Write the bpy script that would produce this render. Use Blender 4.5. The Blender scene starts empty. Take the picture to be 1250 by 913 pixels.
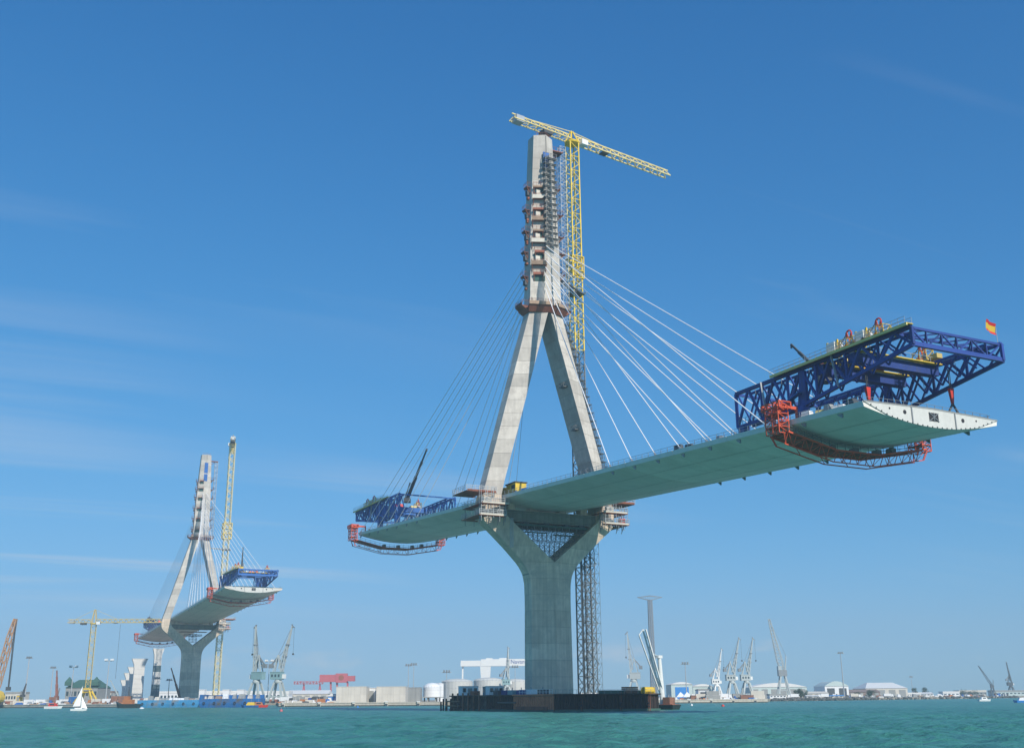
import bpy, math, random
from mathutils import Vector, Matrix
random.seed(7)
R = math.radians

# ---------------------------------------------------------------- camera, sky, sun
scene = bpy.context.scene
col = scene.collection
F, CX, CY = 1322.94, 625.0, 456.5          # focal length and centre in photograph pixels
HOR, CAM_H, ROLL = 852.68, 3.28, -0.459
TH = math.atan((HOR - CY) / F)
cam_d = bpy.data.cameras.new('camera')
cam = bpy.data.objects.new('camera', cam_d); col.objects.link(cam)
cam_d.sensor_fit = 'HORIZONTAL'; cam_d.sensor_width = 36.0
cam_d.lens = 36.0 * F / 1250.0
cam_d.clip_start = 0.5; cam_d.clip_end = 20000
cam.matrix_world = (Matrix.Translation((0, 0, CAM_H)) @ Matrix.Rotation(math.pi / 2 + TH, 4, 'X')
                    @ Matrix.Rotation(R(ROLL), 4, 'Z'))
scene.camera = cam

SUN_EL, SUN_DIR = R(35), Vector((0.515, -0.857, 0)).normalized()     # horizontal direction towards the sun
world = bpy.data.worlds.new('World'); scene.world = world; world.use_nodes = True
nt = world.node_tree; nt.nodes.clear()
out = nt.nodes.new('ShaderNodeOutputWorld'); bg = nt.nodes.new('ShaderNodeBackground')
sky = nt.nodes.new('ShaderNodeTexSky'); sky.sky_type = 'NISHITA'; sky.sun_disc = False
sky.sun_elevation = SUN_EL; sky.sun_rotation = math.atan2(SUN_DIR.x, SUN_DIR.y)
sky.altitude = 0; sky.air_density = 1.0; sky.dust_density = 0.2; sky.ozone_density = 10.0
bg.inputs['Strength'].default_value = 0.12
# thin cirrus streaks and a few low cumulus puffs, by view direction over the whole sky
tc = nt.nodes.new('ShaderNodeTexCoord')
sep = nt.nodes.new('ShaderNodeSeparateXYZ'); nt.links.new(tc.outputs['Generated'], sep.inputs[0])
def wmath(op, a, b=None, c=None):
    n = nt.nodes.new('ShaderNodeMath'); n.operation = op
    for i, v in enumerate((a, b, c)):
        if v is None: continue
        if isinstance(v, (int, float)): n.inputs[i].default_value = v
        else: nt.links.new(v, n.inputs[i])
    return n.outputs[0]
zc = wmath('MAXIMUM', sep.outputs['Z'], 0.03)
zp = wmath('ADD', zc, 0.10)
ux = wmath('DIVIDE', sep.outputs['X'], zp); uy = wmath('DIVIDE', sep.outputs['Y'], zp)
comb = nt.nodes.new('ShaderNodeCombineXYZ'); nt.links.new(ux, comb.inputs[0]); nt.links.new(uy, comb.inputs[1])
mp = nt.nodes.new('ShaderNodeMapping'); nt.links.new(comb.outputs[0], mp.inputs[0])
rotn = nt.nodes.new('ShaderNodeVectorRotate'); rotn.rotation_type = 'Z_AXIS'; rotn.inputs['Angle'].default_value = R(-24)
nt.links.new(comb.outputs[0], rotn.inputs[0]); nt.links.new(rotn.outputs[0], mp.inputs[0])
mp.inputs['Scale'].default_value = (0.16, 1.9, 1); mp.inputs['Location'].default_value = (0.35, 0.2, 0)
n1 = nt.nodes.new('ShaderNodeTexNoise'); n1.inputs['Scale'].default_value = 1.3; n1.inputs['Detail'].default_value = 6
n1.inputs['Roughness'].default_value = 0.55; n1.inputs['Distortion'].default_value = 0.5
nt.links.new(mp.outputs[0], n1.inputs[0])
n2 = nt.nodes.new('ShaderNodeTexNoise'); n2.inputs['Scale'].default_value = 0.42; n2.inputs['Detail'].default_value = 2
off2 = nt.nodes.new('ShaderNodeVectorMath'); off2.operation = 'ADD'; off2.inputs[1].default_value = (5.0, 3.0, 0.0)
nt.links.new(comb.outputs[0], off2.inputs[0]); nt.links.new(off2.outputs[0], n2.inputs[0])
cr = nt.nodes.new('ShaderNodeValToRGB'); nt.links.new(n1.outputs[0], cr.inputs[0])
cr.color_ramp.elements[0].position = 0.50; cr.color_ramp.elements[1].position = 0.80
cr2 = nt.nodes.new('ShaderNodeValToRGB'); nt.links.new(n2.outputs[0], cr2.inputs[0])
cr2.color_ramp.elements[0].position = 0.42; cr2.color_ramp.elements[1].position = 0.66
lowfade = wmath('MINIMUM', wmath('MAXIMUM', wmath('MULTIPLY', wmath('SUBTRACT', sep.outputs['Z'], 0.045), 14), 0), 1)
cirrus = wmath('MULTIPLY', wmath('MULTIPLY', wmath('MULTIPLY', cr.outputs[0], cr2.outputs[0]), wmath('MULTIPLY', lowfade, wmath('MINIMUM', wmath('MAXIMUM', wmath('MULTIPLY', wmath('SUBTRACT', 0.53, sep.outputs['Z']), 5.5), 0.0), 1))), 0.80)
# cumulus puffs in a low band
mp3 = nt.nodes.new('ShaderNodeMapping'); nt.links.new(tc.outputs['Generated'], mp3.inputs[0])
mp3.inputs['Scale'].default_value = (1, 1, 2.6)
n3 = nt.nodes.new('ShaderNodeTexNoise'); n3.inputs['Scale'].default_value = 15; n3.inputs['Detail'].default_value = 6
nt.links.new(mp3.outputs[0], n3.inputs[0])
cr3 = nt.nodes.new('ShaderNodeValToRGB'); nt.links.new(n3.outputs[0], cr3.inputs[0])
cr3.color_ramp.elements[0].position = 0.56; cr3.color_ramp.elements[1].position = 0.70
band = wmath('MULTIPLY', wmath('SMOOTH_MIN', wmath('MAXIMUM', wmath('MULTIPLY', wmath('SUBTRACT', sep.outputs['Z'], 0.018), 60), 0), 1, 0.1),
             wmath('MINIMUM', wmath('MAXIMUM', wmath('MULTIPLY', wmath('SUBTRACT', 0.055, sep.outputs['Z']), 60), 0), 1))
puffs = wmath('MULTIPLY', wmath('MULTIPLY', cr3.outputs[0], band), 0.45)
cloud = wmath('MINIMUM', wmath('ADD', cirrus, puffs), 1)
# camera-like tone response of the sky: one curve per channel over the whole dome
srgb = nt.nodes.new('ShaderNodeSeparateColor'); nt.links.new(sky.outputs[0], srgb.inputs[0])
crgb = nt.nodes.new('ShaderNodeCombineColor')
for i_, (a_, g_, b_) in enumerate(((1.30, 1.46, 1.95), (1.50, 1.14, 1.05), (1.56, 1.04, 0.64))):
    x_ = wmath('MULTIPLY', wmath('POWER', wmath('MULTIPLY', srgb.outputs[i_], 0.15), g_), a_)
    nt.links.new(wmath('DIVIDE', x_, wmath('MULTIPLY_ADD', x_, b_ * 0.12, 0.12)), crgb.inputs[i_])
mix = nt.nodes.new('ShaderNodeMixRGB'); nt.links.new(cloud, mix.inputs[0])
nt.links.new(crgb.outputs[0], mix.inputs[1]); mix.inputs[2].default_value = (5.6, 5.9, 6.3, 1)
nt.links.new(mix.outputs[0], bg.inputs['Color']); nt.links.new(bg.outputs[0], out.inputs['Surface'])

sun_d = bpy.data.lights.new('sun', 'SUN'); sun_d.energy = 4.8; sun_d.angle = R(0.53); sun_d.color = (1.0, 0.93, 0.82)
sun = bpy.data.objects.new('sun', sun_d); col.objects.link(sun)
sd = Vector((SUN_DIR.x * math.cos(SUN_EL), SUN_DIR.y * math.cos(SUN_EL), math.sin(SUN_EL)))
sun.rotation_euler = sd.to_track_quat('Z', 'Y').to_euler(); sun.location = (200, -200, 300)
vs = scene.view_settings
vs.view_transform = 'Standard'; vs.look = 'None'; vs.exposure = 0.0; vs.gamma = 1.0; vs.use_curve_mapping = False
scene.cycles.volume_bounces = 1
scene.cycles.max_bounces = 8; scene.cycles.diffuse_bounces = 3; scene.cycles.glossy_bounces = 3

# ---------------------------------------------------------------- measuring helpers
def ray(x, y):
    r = R(ROLL); a0, b0 = x - CX, y - CY
    a = a0 * math.cos(r) + b0 * math.sin(r); b = -a0 * math.sin(r) + b0 * math.cos(r); u = -b
    return Vector((a, F * math.cos(TH) - u * math.sin(TH), F * math.sin(TH) + u * math.cos(TH)))
def at(x, y, Y):
    """world point seen at photo pixel (x, y), Y metres out"""
    d = ray(x, y); return Vector((0, 0, CAM_H)) + d * (Y / d.y)
def hgt(y, x, Y): return at(x, y, Y).z
def mpp(Y): return Y / 1381.0
BEAR = R(26.98)
AX = Vector((-math.sin(BEAR), math.cos(BEAR), 0)); TR = Vector((math.cos(BEAR), math.sin(BEAR), 0))
NEAR = Vector((10.1, 328.36, 0)); FAR = NEAR + AX * 534.4
def W(s, t, z=0, o=NEAR):
    p = o + AX * s + TR * t; return Vector((p.x, p.y, z))

# ---------------------------------------------------------------- materials
MATS = {}
def mat(name, rgb, rough=0.7, var=0.12, scale=0.3, rand=0.0, metal=0.0, streak=0.0, dirt=None, bump=0.0, spec=0.4):
    m = bpy.data.materials.new(name); m.use_nodes = True; t = m.node_tree
    p = t.nodes['Principled BSDF']
    p.inputs['Roughness'].default_value = rough; p.inputs['Metallic'].default_value = metal
    p.inputs['Specular IOR Level'].default_value = spec
    co = t.nodes.new('ShaderNodeTexCoord'); src = co.outputs['Object']
    no = t.nodes.new('ShaderNodeTexNoise'); no.inputs['Scale'].default_value = scale; no.inputs['Detail'].default_value = 8
    no.inputs['Roughness'].default_value = 0.65
    t.links.new(src, no.inputs['Vector'])
    def mth(op, a, b):
        n = t.nodes.new('ShaderNodeMath'); n.operation = op
        for i, v in enumerate((a, b)):
            if isinstance(v, (int, float)): n.inputs[i].default_value = v
            else: t.links.new(v, n.inputs[i])
        return n.outputs[0]
    f = mth('ADD', mth('MULTIPLY', mth('SUBTRACT', no.outputs[0], 0.5), var * 4), 1.0)
    if streak:
        mpn = t.nodes.new('ShaderNodeMapping'); mpn.inputs['Scale'].default_value = (1.3, 1.3, 0.06)
        t.links.new(src, mpn.inputs[0])
        ns = t.nodes.new('ShaderNodeTexNoise'); ns.inputs['Scale'].default_value = 0.9; ns.inputs['Detail'].default_value = 5
        t.links.new(mpn.outputs[0], ns.inputs['Vector'])
        f = mth('MULTIPLY', f, mth('ADD', mth('MULTIPLY', mth('SUBTRACT', ns.outputs[0], 0.5), streak * 4), 1.0))
    if rand:
        oi = t.nodes.new('ShaderNodeObjectInfo')
        f = mth('MULTIPLY', f, mth('ADD', mth('MULTIPLY', mth('SUBTRACT', oi.outputs['Random'], 0.5), rand * 2), 1.0))
    vm = t.nodes.new('ShaderNodeMixRGB'); vm.blend_type = 'MULTIPLY'; vm.inputs[0].default_value = 1
    vm.inputs[1].default_value = (*rgb, 1)
    t.links.new(f, vm.inputs[2])
    colr = vm.outputs[0]
    if dirt:
        nd = t.nodes.new('ShaderNodeTexNoise'); nd.inputs['Scale'].default_value = scale * 0.6; nd.inputs['Detail'].default_value = 9
        nd.inputs['Roughness'].default_value = 0.7; t.links.new(src, nd.inputs['Vector'])
        rp = t.nodes.new('ShaderNodeValToRGB'); rp.color_ramp.elements[0].position = 0.5; rp.color_ramp.elements[1].position = 0.66
        t.links.new(nd.outputs[0], rp.inputs[0])
        mx = t.nodes.new('ShaderNodeMixRGB'); t.links.new(rp.outputs[0], mx.inputs[0]); t.links.new(colr, mx.inputs[1])
        mx.inputs[2].default_value = (*dirt, 1); colr = mx.outputs[0]
    t.links.new(colr, p.inputs['Base Color'])
    if bump:
        bp = t.nodes.new('ShaderNodeBump'); bp.inputs['Strength'].default_value = bump; bp.inputs['Distance'].default_value = 0.1
        n4 = t.nodes.new('ShaderNodeTexNoise'); n4.inputs['Scale'].default_value = scale * 6; n4.inputs['Detail'].default_value = 5
        t.links.new(src, n4.inputs['Vector']); t.links.new(n4.outputs[0], bp.inputs['Height']); t.links.new(bp.outputs[0], p.inputs['Normal'])
    MATS[name] = m
    return m
mat('concrete', (0.53, 0.49, 0.43), 0.85, 0.16, 0.35, rand=0.17, streak=0.11, dirt=(0.44, 0.40, 0.35), bump=0.15)
mat('pier_concrete', (0.72, 0.59, 0.46), 0.85, 0.18, 0.25, rand=0.12, streak=0.22, dirt=(0.56, 0.48, 0.39), bump=0.15)
mat('core', (0.36, 0.33, 0.29), 0.9)
mat('soffit_green', (0.80, 0.76, 0.69), 0.5, 0.10, 0.10, rand=0.08, spec=0.4, dirt=(0.66, 0.63, 0.56))
mat('soffit_grey', (0.74, 0.62, 0.52), 0.5, 0.07, 0.12, rand=0.05)
mat('fascia', (0.66, 0.70, 0.66), 0.6, 0.08, 0.4)
mat('deck_white', (0.78, 0.79, 0.76), 0.6, 0.04, 0.6)
mat('end_plate', (0.60, 0.60, 0.565), 0.7, 0.08, 0.8, streak=0.05)
mat('formwork', (0.20, 0.22, 0.19), 0.8, 0.2, 0.5, rand=0.2, streak=0.15)
mat('dark', (0.03, 0.03, 0.035), 0.8)
mat('asphalt', (0.12, 0.12, 0.12), 0.9)
mat('cable_white', (0.88, 0.88, 0.88), 0.45, 0.02)
mat('blue_steel', (0.024, 0.060, 0.26), 0.55, 0.2, 0.6, rand=0.28, dirt=(0.04, 0.06, 0.16))
mat('blue_light', (0.03, 0.14, 0.44), 0.55, 0.2, 0.6, rand=0.22, dirt=(0.06, 0.13, 0.32))
mat('yellow', (0.72, 0.50, 0.05), 0.55, 0.10, 0.8, rand=0.06)
mat('crane_yellow', (0.80, 0.57, 0.05), 0.55, 0.08, 0.6, rand=0.06)
mat('jib_cream', (0.74, 0.60, 0.24), 0.55, 0.08, 0.6, rand=0.06)
mat('red', (0.60, 0.045, 0.03), 0.5, 0.10, 0.8, rand=0.08)
mat('orange_red', (0.66, 0.10, 0.045), 0.55, 0.12, 0.8, rand=0.08)
mat('rust', (0.30, 0.11, 0.07), 0.85, 0.22, 0.5, rand=0.12, dirt=(0.10, 0.05, 0.035))
mat('rust_brown', (0.27, 0.13, 0.085), 0.85, 0.25, 0.35, streak=0.15, dirt=(0.10, 0.06, 0.045))
mat('rust_panel', (0.60, 0.20, 0.105), 0.85, 0.25, 0.3, streak=0.2, dirt=(0.36, 0.12, 0.07))
mat('plank', (0.34, 0.24, 0.17), 0.85, 0.2, 0.8, rand=0.2)
mat('grey_steel', (0.25, 0.27, 0.28), 0.5, 0.12, 0.8, rand=0.08, metal=0.3)
mat('scaffold', (0.17, 0.18, 0.18), 0.55, 0.12, 0.8, metal=0.2)
mat('galvanised', (0.45, 0.47, 0.48), 0.45, 0.08, 0.8, metal=0.3)
mat('black_pile', (0.018, 0.016, 0.016), 0.75, 0.3, 0.25, streak=0.3, dirt=(0.06, 0.034, 0.024))
mat('stained_pile', (0.035, 0.033, 0.03), 0.8, 0.3, 0.3, streak=0.25, dirt=(0.20, 0.18, 0.15))
mat('white_paint', (0.78, 0.79, 0.79), 0.5, 0.05, 0.4, rand=0.04)
mat('cream_wall', (0.62, 0.58, 0.50), 0.85, 0.08, 0.2, streak=0.08, rand=0.05)
mat('beige_wall', (0.60, 0.57, 0.50), 0.85, 0.08, 0.15, streak=0.08, rand=0.05)
mat('grey_wall', (0.30, 0.31, 0.30), 0.85, 0.1, 0.2, streak=0.1)
mat('pale_pier', (0.66, 0.64, 0.59), 0.85, 0.06, 0.2, streak=0.06, rand=0.04)
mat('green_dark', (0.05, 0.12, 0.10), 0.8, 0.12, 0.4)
mat('pier_shutter', (0.10, 0.15, 0.16), 0.8, 0.12, 0.4)
mat('roof_green', (0.05, 0.13, 0.10), 0.7, 0.08, 0.4)
mat('roof_brown', (0.26, 0.19, 0.16), 0.8, 0.1, 0.3)
mat('roof_white', (0.72, 0.72, 0.70), 0.6, 0.05, 0.2)
mat('shed_green', (0.50, 0.60, 0.58), 0.6, 0.05, 0.2)
mat('barge_blue', (0.02, 0.13, 0.36), 0.55, 0.15, 0.25, streak=0.15, dirt=(0.10, 0.09, 0.08))
mat('barge_pale', (0.05, 0.26, 0.50), 0.55, 0.15, 0.25, streak=0.15, dirt=(0.20, 0.22, 0.24))
mat('door_blue', (0.04, 0.24, 0.62), 0.5, 0.05, 0.4)
mat('port_grey', (0.42, 0.47, 0.47), 0.55, 0.08, 0.4, rand=0.05)
mat('port_teal', (0.22, 0.36, 0.38), 0.55, 0.08, 0.4, rand=0.05)
mat('port_white', (0.74, 0.75, 0.73), 0.5, 0.06, 0.4, rand=0.04)
mat('far_dark', (0.07, 0.075, 0.08), 0.6)
mat('orange', (0.45, 0.17, 0.06), 0.6, 0.15, 0.5)
mat('tan_orange', (0.50, 0.27, 0.13), 0.6, 0.1, 0.5, rand=0.05)
mat('ochre', (0.55, 0.42, 0.14), 0.6, 0.1, 0.5, rand=0.05)
mat('tug_dark', (0.03, 0.05, 0.05), 0.6)
mat('pink_red', (0.50, 0.13, 0.15), 0.5, 0.08, 0.4, rand=0.05)
mat('window', (0.03, 0.05, 0.06), 0.12, 0.0, spec=0.8)
mat('sail', (0.85, 0.85, 0.84), 0.8, 0.02)
mat('flag_yellow', (0.62, 0.42, 0.04), 0.8, 0.03)
mat('flag_red', (0.58, 0.03, 0.03), 0.8, 0.03)
mat('quay', (0.52, 0.47, 0.40), 0.9, 0.16, 0.08, streak=0.1, dirt=(0.34, 0.31, 0.26), bump=0.3)
mat('quay_band', (0.09, 0.085, 0.07), 0.9, 0.2, 0.3)
mat('ground', (0.30, 0.27, 0.22), 0.95, 0.2, 0.03)
mat('rock', (0.10, 0.10, 0.095), 0.9, 0.25, 0.4, rand=0.3)
mat('trunk', (0.12, 0.08, 0.05), 0.9)
mat('leaf', (0.045, 0.075, 0.04), 0.8, 0.25, 0.5, rand=0.1)
mat('glass_tank', (0.55, 0.56, 0.53), 0.6, 0.06, 0.15, streak=0.08)

# ---------------------------------------------------------------- mesh helpers
class MB:
    def __init__(self): self.v = []; self.f = []; self.m = []; self.mats = []
    def _mi(self, m):
        if m is None: return 0
        if m not in self.mats: self.mats.append(m)
        return self.mats.index(m)
    def add(self, vs_, fs, m=None):
        b = len(self.v); self.v += [tuple(p) for p in vs_]; i = self._mi(m)
        for f in fs: self.f.append(tuple(b + k for k in f)); self.m.append(i)
        return self
    def box(self, x0, x1, y0, y1, z0, z1, m=None):
        v = [(x0, y0, z0), (x1, y0, z0), (x1, y1, z0), (x0, y1, z0), (x0, y0, z1), (x1, y0, z1), (x1, y1, z1), (x0, y1, z1)]
        return self.add(v, [(0, 3, 2, 1), (4, 5, 6, 7), (0, 1, 5, 4), (1, 2, 6, 5), (2, 3, 7, 6), (3, 0, 4, 7)], m)
    def loft(self, rings, m=None, caps=True):
        n = len(rings[0]); vs_ = [p for r in rings for p in r]; fs = []
        for k in range(len(rings) - 1):
            for i in range(n):
                j = (i + 1) % n
                fs.append((k * n + i, k * n + j, (k + 1) * n + j, (k + 1) * n + i))
        if caps:
            fs.append(tuple(reversed(range(n)))); fs.append(tuple((len(rings) - 1) * n + i for i in range(n)))
        return self.add(vs_, fs, m)
    def bar(self, p, q, w=0.1, h=None, m=None):
        p, q = Vector(p), Vector(q); h = h or w; d = q - p
        if d.length < 1e-6: return self
        d.normalize(); up = Vector((0, 0, 1)) if abs(d.z) < 0.95 else Vector((0, 1, 0))
        a = d.cross(up).normalized(); b = a.cross(d).normalized()
        r = [a * (w / 2) * i + b * (h / 2) * j for i, j in ((-1, -1), (1, -1), (1, 1), (-1, 1))]
        return self.loft([[p + k for k in r], [q + k for k in r]], m)
    def tube(self, p, q, r0, r1=None, n=8, m=None):
        p, q = Vector(p), Vector(q); r1 = r0 if r1 is None else r1; d = (q - p).normalized()
        up = Vector((0, 0, 1)) if abs(d.z) < 0.95 else Vector((0, 1, 0))
        a = d.cross(up).normalized(); b = a.cross(d).normalized()
        ri = [a * math.cos(2 * math.pi * k / n) + b * math.sin(2 * math.pi * k / n) for k in range(n)]
        return self.loft([[p + k * r0 for k in ri], [q + k * r1 for k in ri]], m)
    def lathe(self, prof, n=20, c=(0, 0), m=None):
        rings = [[(c[0] + r * math.cos(2 * math.pi * k / n), c[1] + r * math.sin(2 * math.pi * k / n), z) for k in range(n)] for r, z in prof]
        return self.loft(rings, m)
    def ring(self, c, R0, r0, axis='x', n=14, k=5, m=None):
        rings = []
        for i in range(n + 1):
            a = 2 * math.pi * i / n; rr = []
            for j in range(k):
                b = 2 * math.pi * j / k; q = R0 + r0 * math.cos(b); e = r0 * math.sin(b)
                x, y, z = (e, q * math.cos(a), q * math.sin(a)) if axis == 'x' else (q * math.cos(a), e, q * math.sin(a))
                rr.append((c[0] + x, c[1] + y, c[2] + z))
            rings.append(rr)
        return self.loft(rings, m, caps=False)
    def lattice(self, x0, x1, y0, y1, z0, z1, nx, ny, nz, w=0.08, diag=True, m=None):
        X = [x0 + (x1 - x0) * i / nx for i in range(nx + 1)]; Y = [y0 + (y1 - y0) * i / ny for i in range(ny + 1)]
        Z = [z0 + (z1 - z0) * i / nz for i in range(nz + 1)]
        for x in X:
            for y in Y: self.bar((x, y, z0), (x, y, z1), w, m=m)
        for z in Z:
            for x in X: self.bar((x, y0, z), (x, y1, z), w * .8, m=m)
            for y in Y: self.bar((x0, y, z), (x1, y, z), w * .8, m=m)
        if diag:
            for k in range(nz):
                for i in range(nx):
                    for y in Y:
                        a, b = (X[i], X[i + 1]) if (i + k) % 2 else (X[i + 1], X[i]); self.bar((a, y, Z[k]), (b, y, Z[k + 1]), w * .7, m=m)
                for j in range(ny):
                    for x in X:
                        a, b = (Y[j], Y[j + 1]) if (j + k) % 2 else (Y[j + 1], Y[j]); self.bar((x, a, Z[k]), (x, b, Z[k + 1]), w * .7, m=m)
        return self
    def mesh(self, name, m):
        me = bpy.data.meshes.new(name); me.from_pydata(self.v, [], self.f)
        ms = self.mats or [m]
        for k in ms: me.materials.append(MATS[k])
        if len(ms) > 1: me.polygons.foreach_set('material_index', self.m)
        me.update(); return me
    def build(self, name, m, parent=None, smooth=False, kind=None):
        me = self.mesh(name, m)
        if smooth:
            me.polygons.foreach_set('use_smooth', [True] * len(me.polygons))
        return place(name, me, parent, kind=kind)
def place(name, me, parent=None, loc=None, rz=0, kind=None):
    o = bpy.data.objects.new(name, me); col.objects.link(o)
    if parent is not None: o.parent = parent
    if loc is not None: o.location = loc
    if rz: o.rotation_euler = (0, 0, rz)
    if kind: o['kind'] = kind
    return o
def tag(o, label, cat, group=None):
    o['label'] = label; o['category'] = cat
    if group: o['group'] = group
    return o
def thing(name, loc, label, cat, rz=0, group=None):
    o = bpy.data.objects.new(name, None); col.objects.link(o); o.empty_display_size = 1
    o.location = loc; o.rotation_euler = (0, 0, rz)
    return tag(o, label, cat, group)
UNIT = {}
def member(name, m, parent, p, q, w, h=None):
    """one straight steel member, its own object on a shared unit mesh"""
    if m not in UNIT:
        UNIT[m] = MB().box(-.5, .5, -.5, .5, 0, 1).mesh('member_' + m, m)
    p, q = Vector(p), Vector(q); d = q - p; L = d.length
    o = place(name, UNIT[m], parent)
    rot = d.to_track_quat('Z', 'Y').to_matrix().to_4x4() if L else Matrix()
    o.matrix_local = Matrix.Translation(p) @ rot @ Matrix.Diagonal((w, h or w, L, 1))
    return o
def copy_tree(o, parent=None):
    c = o.copy(); col.objects.link(c)
    if parent is not None: c.parent = parent
    for ch in list(o.children): copy_tree(ch, c)
    return c
def lerp(tab, z):
    if z <= tab[0][0]: return tab[0][1]
    for (a, b), (c, d) in zip(tab, tab[1:]):
        if z <= c: return b + (d - b) * (z - a) / (c - a)
    return tab[-1][1]
# ---------------------------------------------------------------- water, land
def water_material():
    m = bpy.data.materials.new('sea_water'); m.use_nodes = True; t = m.node_tree; p = t.nodes['Principled BSDF']
    p.inputs['Roughness'].default_value = 0.3; p.inputs['IOR'].default_value = 1.33
    p.inputs['Specular IOR Level'].default_value = 0.16
    g = t.nodes.new('ShaderNodeNewGeometry')
    def noise(scale, sx, sy, det, rz=0.0):
        mp_ = t.nodes.new('ShaderNodeMapping'); mp_.inputs['Scale'].default_value = (sx, sy, 1); mp_.inputs['Rotation'].default_value = (0, 0, rz)
        t.links.new(g.outputs['Position'], mp_.inputs[0])
        n = t.nodes.new('ShaderNodeTexNoise'); n.inputs['Scale'].default_value = scale; n.inputs['Detail'].default_value = det
        n.inputs['Roughness'].default_value = 0.6
        t.links.new(mp_.outputs[0], n.inputs['Vector']); return n.outputs[0]
    c1 = noise(0.012, 1, 0.45, 4); c2 = noise(0.16, 0.8, 0.6, 5, 0.3)
    rp = t.nodes.new('ShaderNodeValToRGB'); t.links.new(c1, rp.inputs[0])
    rp.color_ramp.elements[0].position = 0.32; rp.color_ramp.elements[0].color = (0.042, 0.196, 0.168, 1)
    rp.color_ramp.elements[1].position = 0.70; rp.color_ramp.elements[1].color = (0.070, 0.262, 0.216, 1)
    rp2 = t.nodes.new('ShaderNodeValToRGB'); t.links.new(c2, rp2.inputs[0])  # small ripple light and dark painted into the water colour
    rp2.color_ramp.elements[0].position = 0.35; rp2.color_ramp.elements[0].color = (0.72, 0.74, 0.78, 1)
    rp2.color_ramp.elements[1].position = 0.68; rp2.color_ramp.elements[1].color = (1.2, 1.18, 1.15, 1)
    mx = t.nodes.new('ShaderNodeMixRGB'); mx.blend_type = 'MULTIPLY'; mx.inputs[0].default_value = 1
    t.links.new(rp.outputs[0], mx.inputs[1]); t.links.new(rp2.outputs[0], mx.inputs[2]); t.links.new(mx.outputs[0], p.inputs['Base Color'])
    h1 = noise(0.35, 0.7, 1.0, 6, 0.4); h2 = noise(1.4, 0.8, 1.0, 4, -0.3)
    ad = t.nodes.new('ShaderNodeMath'); ad.operation = 'MULTIPLY_ADD'; ad.inputs[1].default_value = 0.35
    t.links.new(h2, ad.inputs[0]); t.links.new(h1, ad.inputs[2])
    b = t.nodes.new('ShaderNodeBump'); b.inputs['Strength'].default_value = 0.9; b.inputs['Distance'].default_value = 0.9
    t.links.new(ad.outputs[0], b.inputs['Height']); t.links.new(b.outputs[0], p.inputs['Normal'])
    MATS['sea_water'] = m
water_material()
EXT = 3200
wm = MB()
CHOP = []
for i in range(9):
    lam = random.uniform(1.8, 5.5); th_ = random.gauss(0.5, 0.7); CHOP.append((0.011 * lam, 2 * math.pi / lam * math.sin(th_), 2 * math.pi / lam * math.cos(th_), random.uniform(0, 6.3)))
def wave(x, y):
    return (0.10 * math.sin(0.55 * x + 0.9 * y + 1.3 * math.sin(0.11 * x)) + 0.07 * math.sin(1.25 * y - 0.45 * x + math.sin(0.2 * y + 0.3 * x))
            + 0.05 * math.sin(1.7 * x + 0.6 * y) + sum(a_ * math.sin(kx * x + ky * y + ph) for a_, kx, ky, ph in CHOP))
# fan of rows that gets coarser with distance: real small swells near, flat far
rows = []; y = -60.0
while y < EXT:
    rows.append(y); y += 20 if y < 55 else (0.6 if y < 130 else (1.0 if y < 220 else (2.0 if y < 400 else (12 if y < 700 else 120))))
rows.append(EXT)
NXW = 280
vs_ = []; fs = []
for y in rows:
    half = EXT
    near = max(50, abs(y) * 0.6 + 14)
    for i in range(NXW + 1):
        u = i / NXW * 2 - 1
        x = near * u * 1.15 if abs(u) < 0.87 else math.copysign(near + (half - near) * (abs(u) - 0.87) / 0.13, u)
        fade = max(0.0, min(1.0, (420 - abs(y)) / 250.0))
        vs_.append((x, y, (wave(x, y) - 0.05) * fade if abs(u) < 0.99 else 0))
for j in range(len(rows) - 1):
    for i in range(NXW):
        a = j * (NXW + 1) + i; fs.append((a, a + 1, a + NXW + 2, a + NXW + 1))
water = wm.add(vs_, fs).build('water', 'sea_water', smooth=True); water['kind'] = 'structure'

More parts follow.
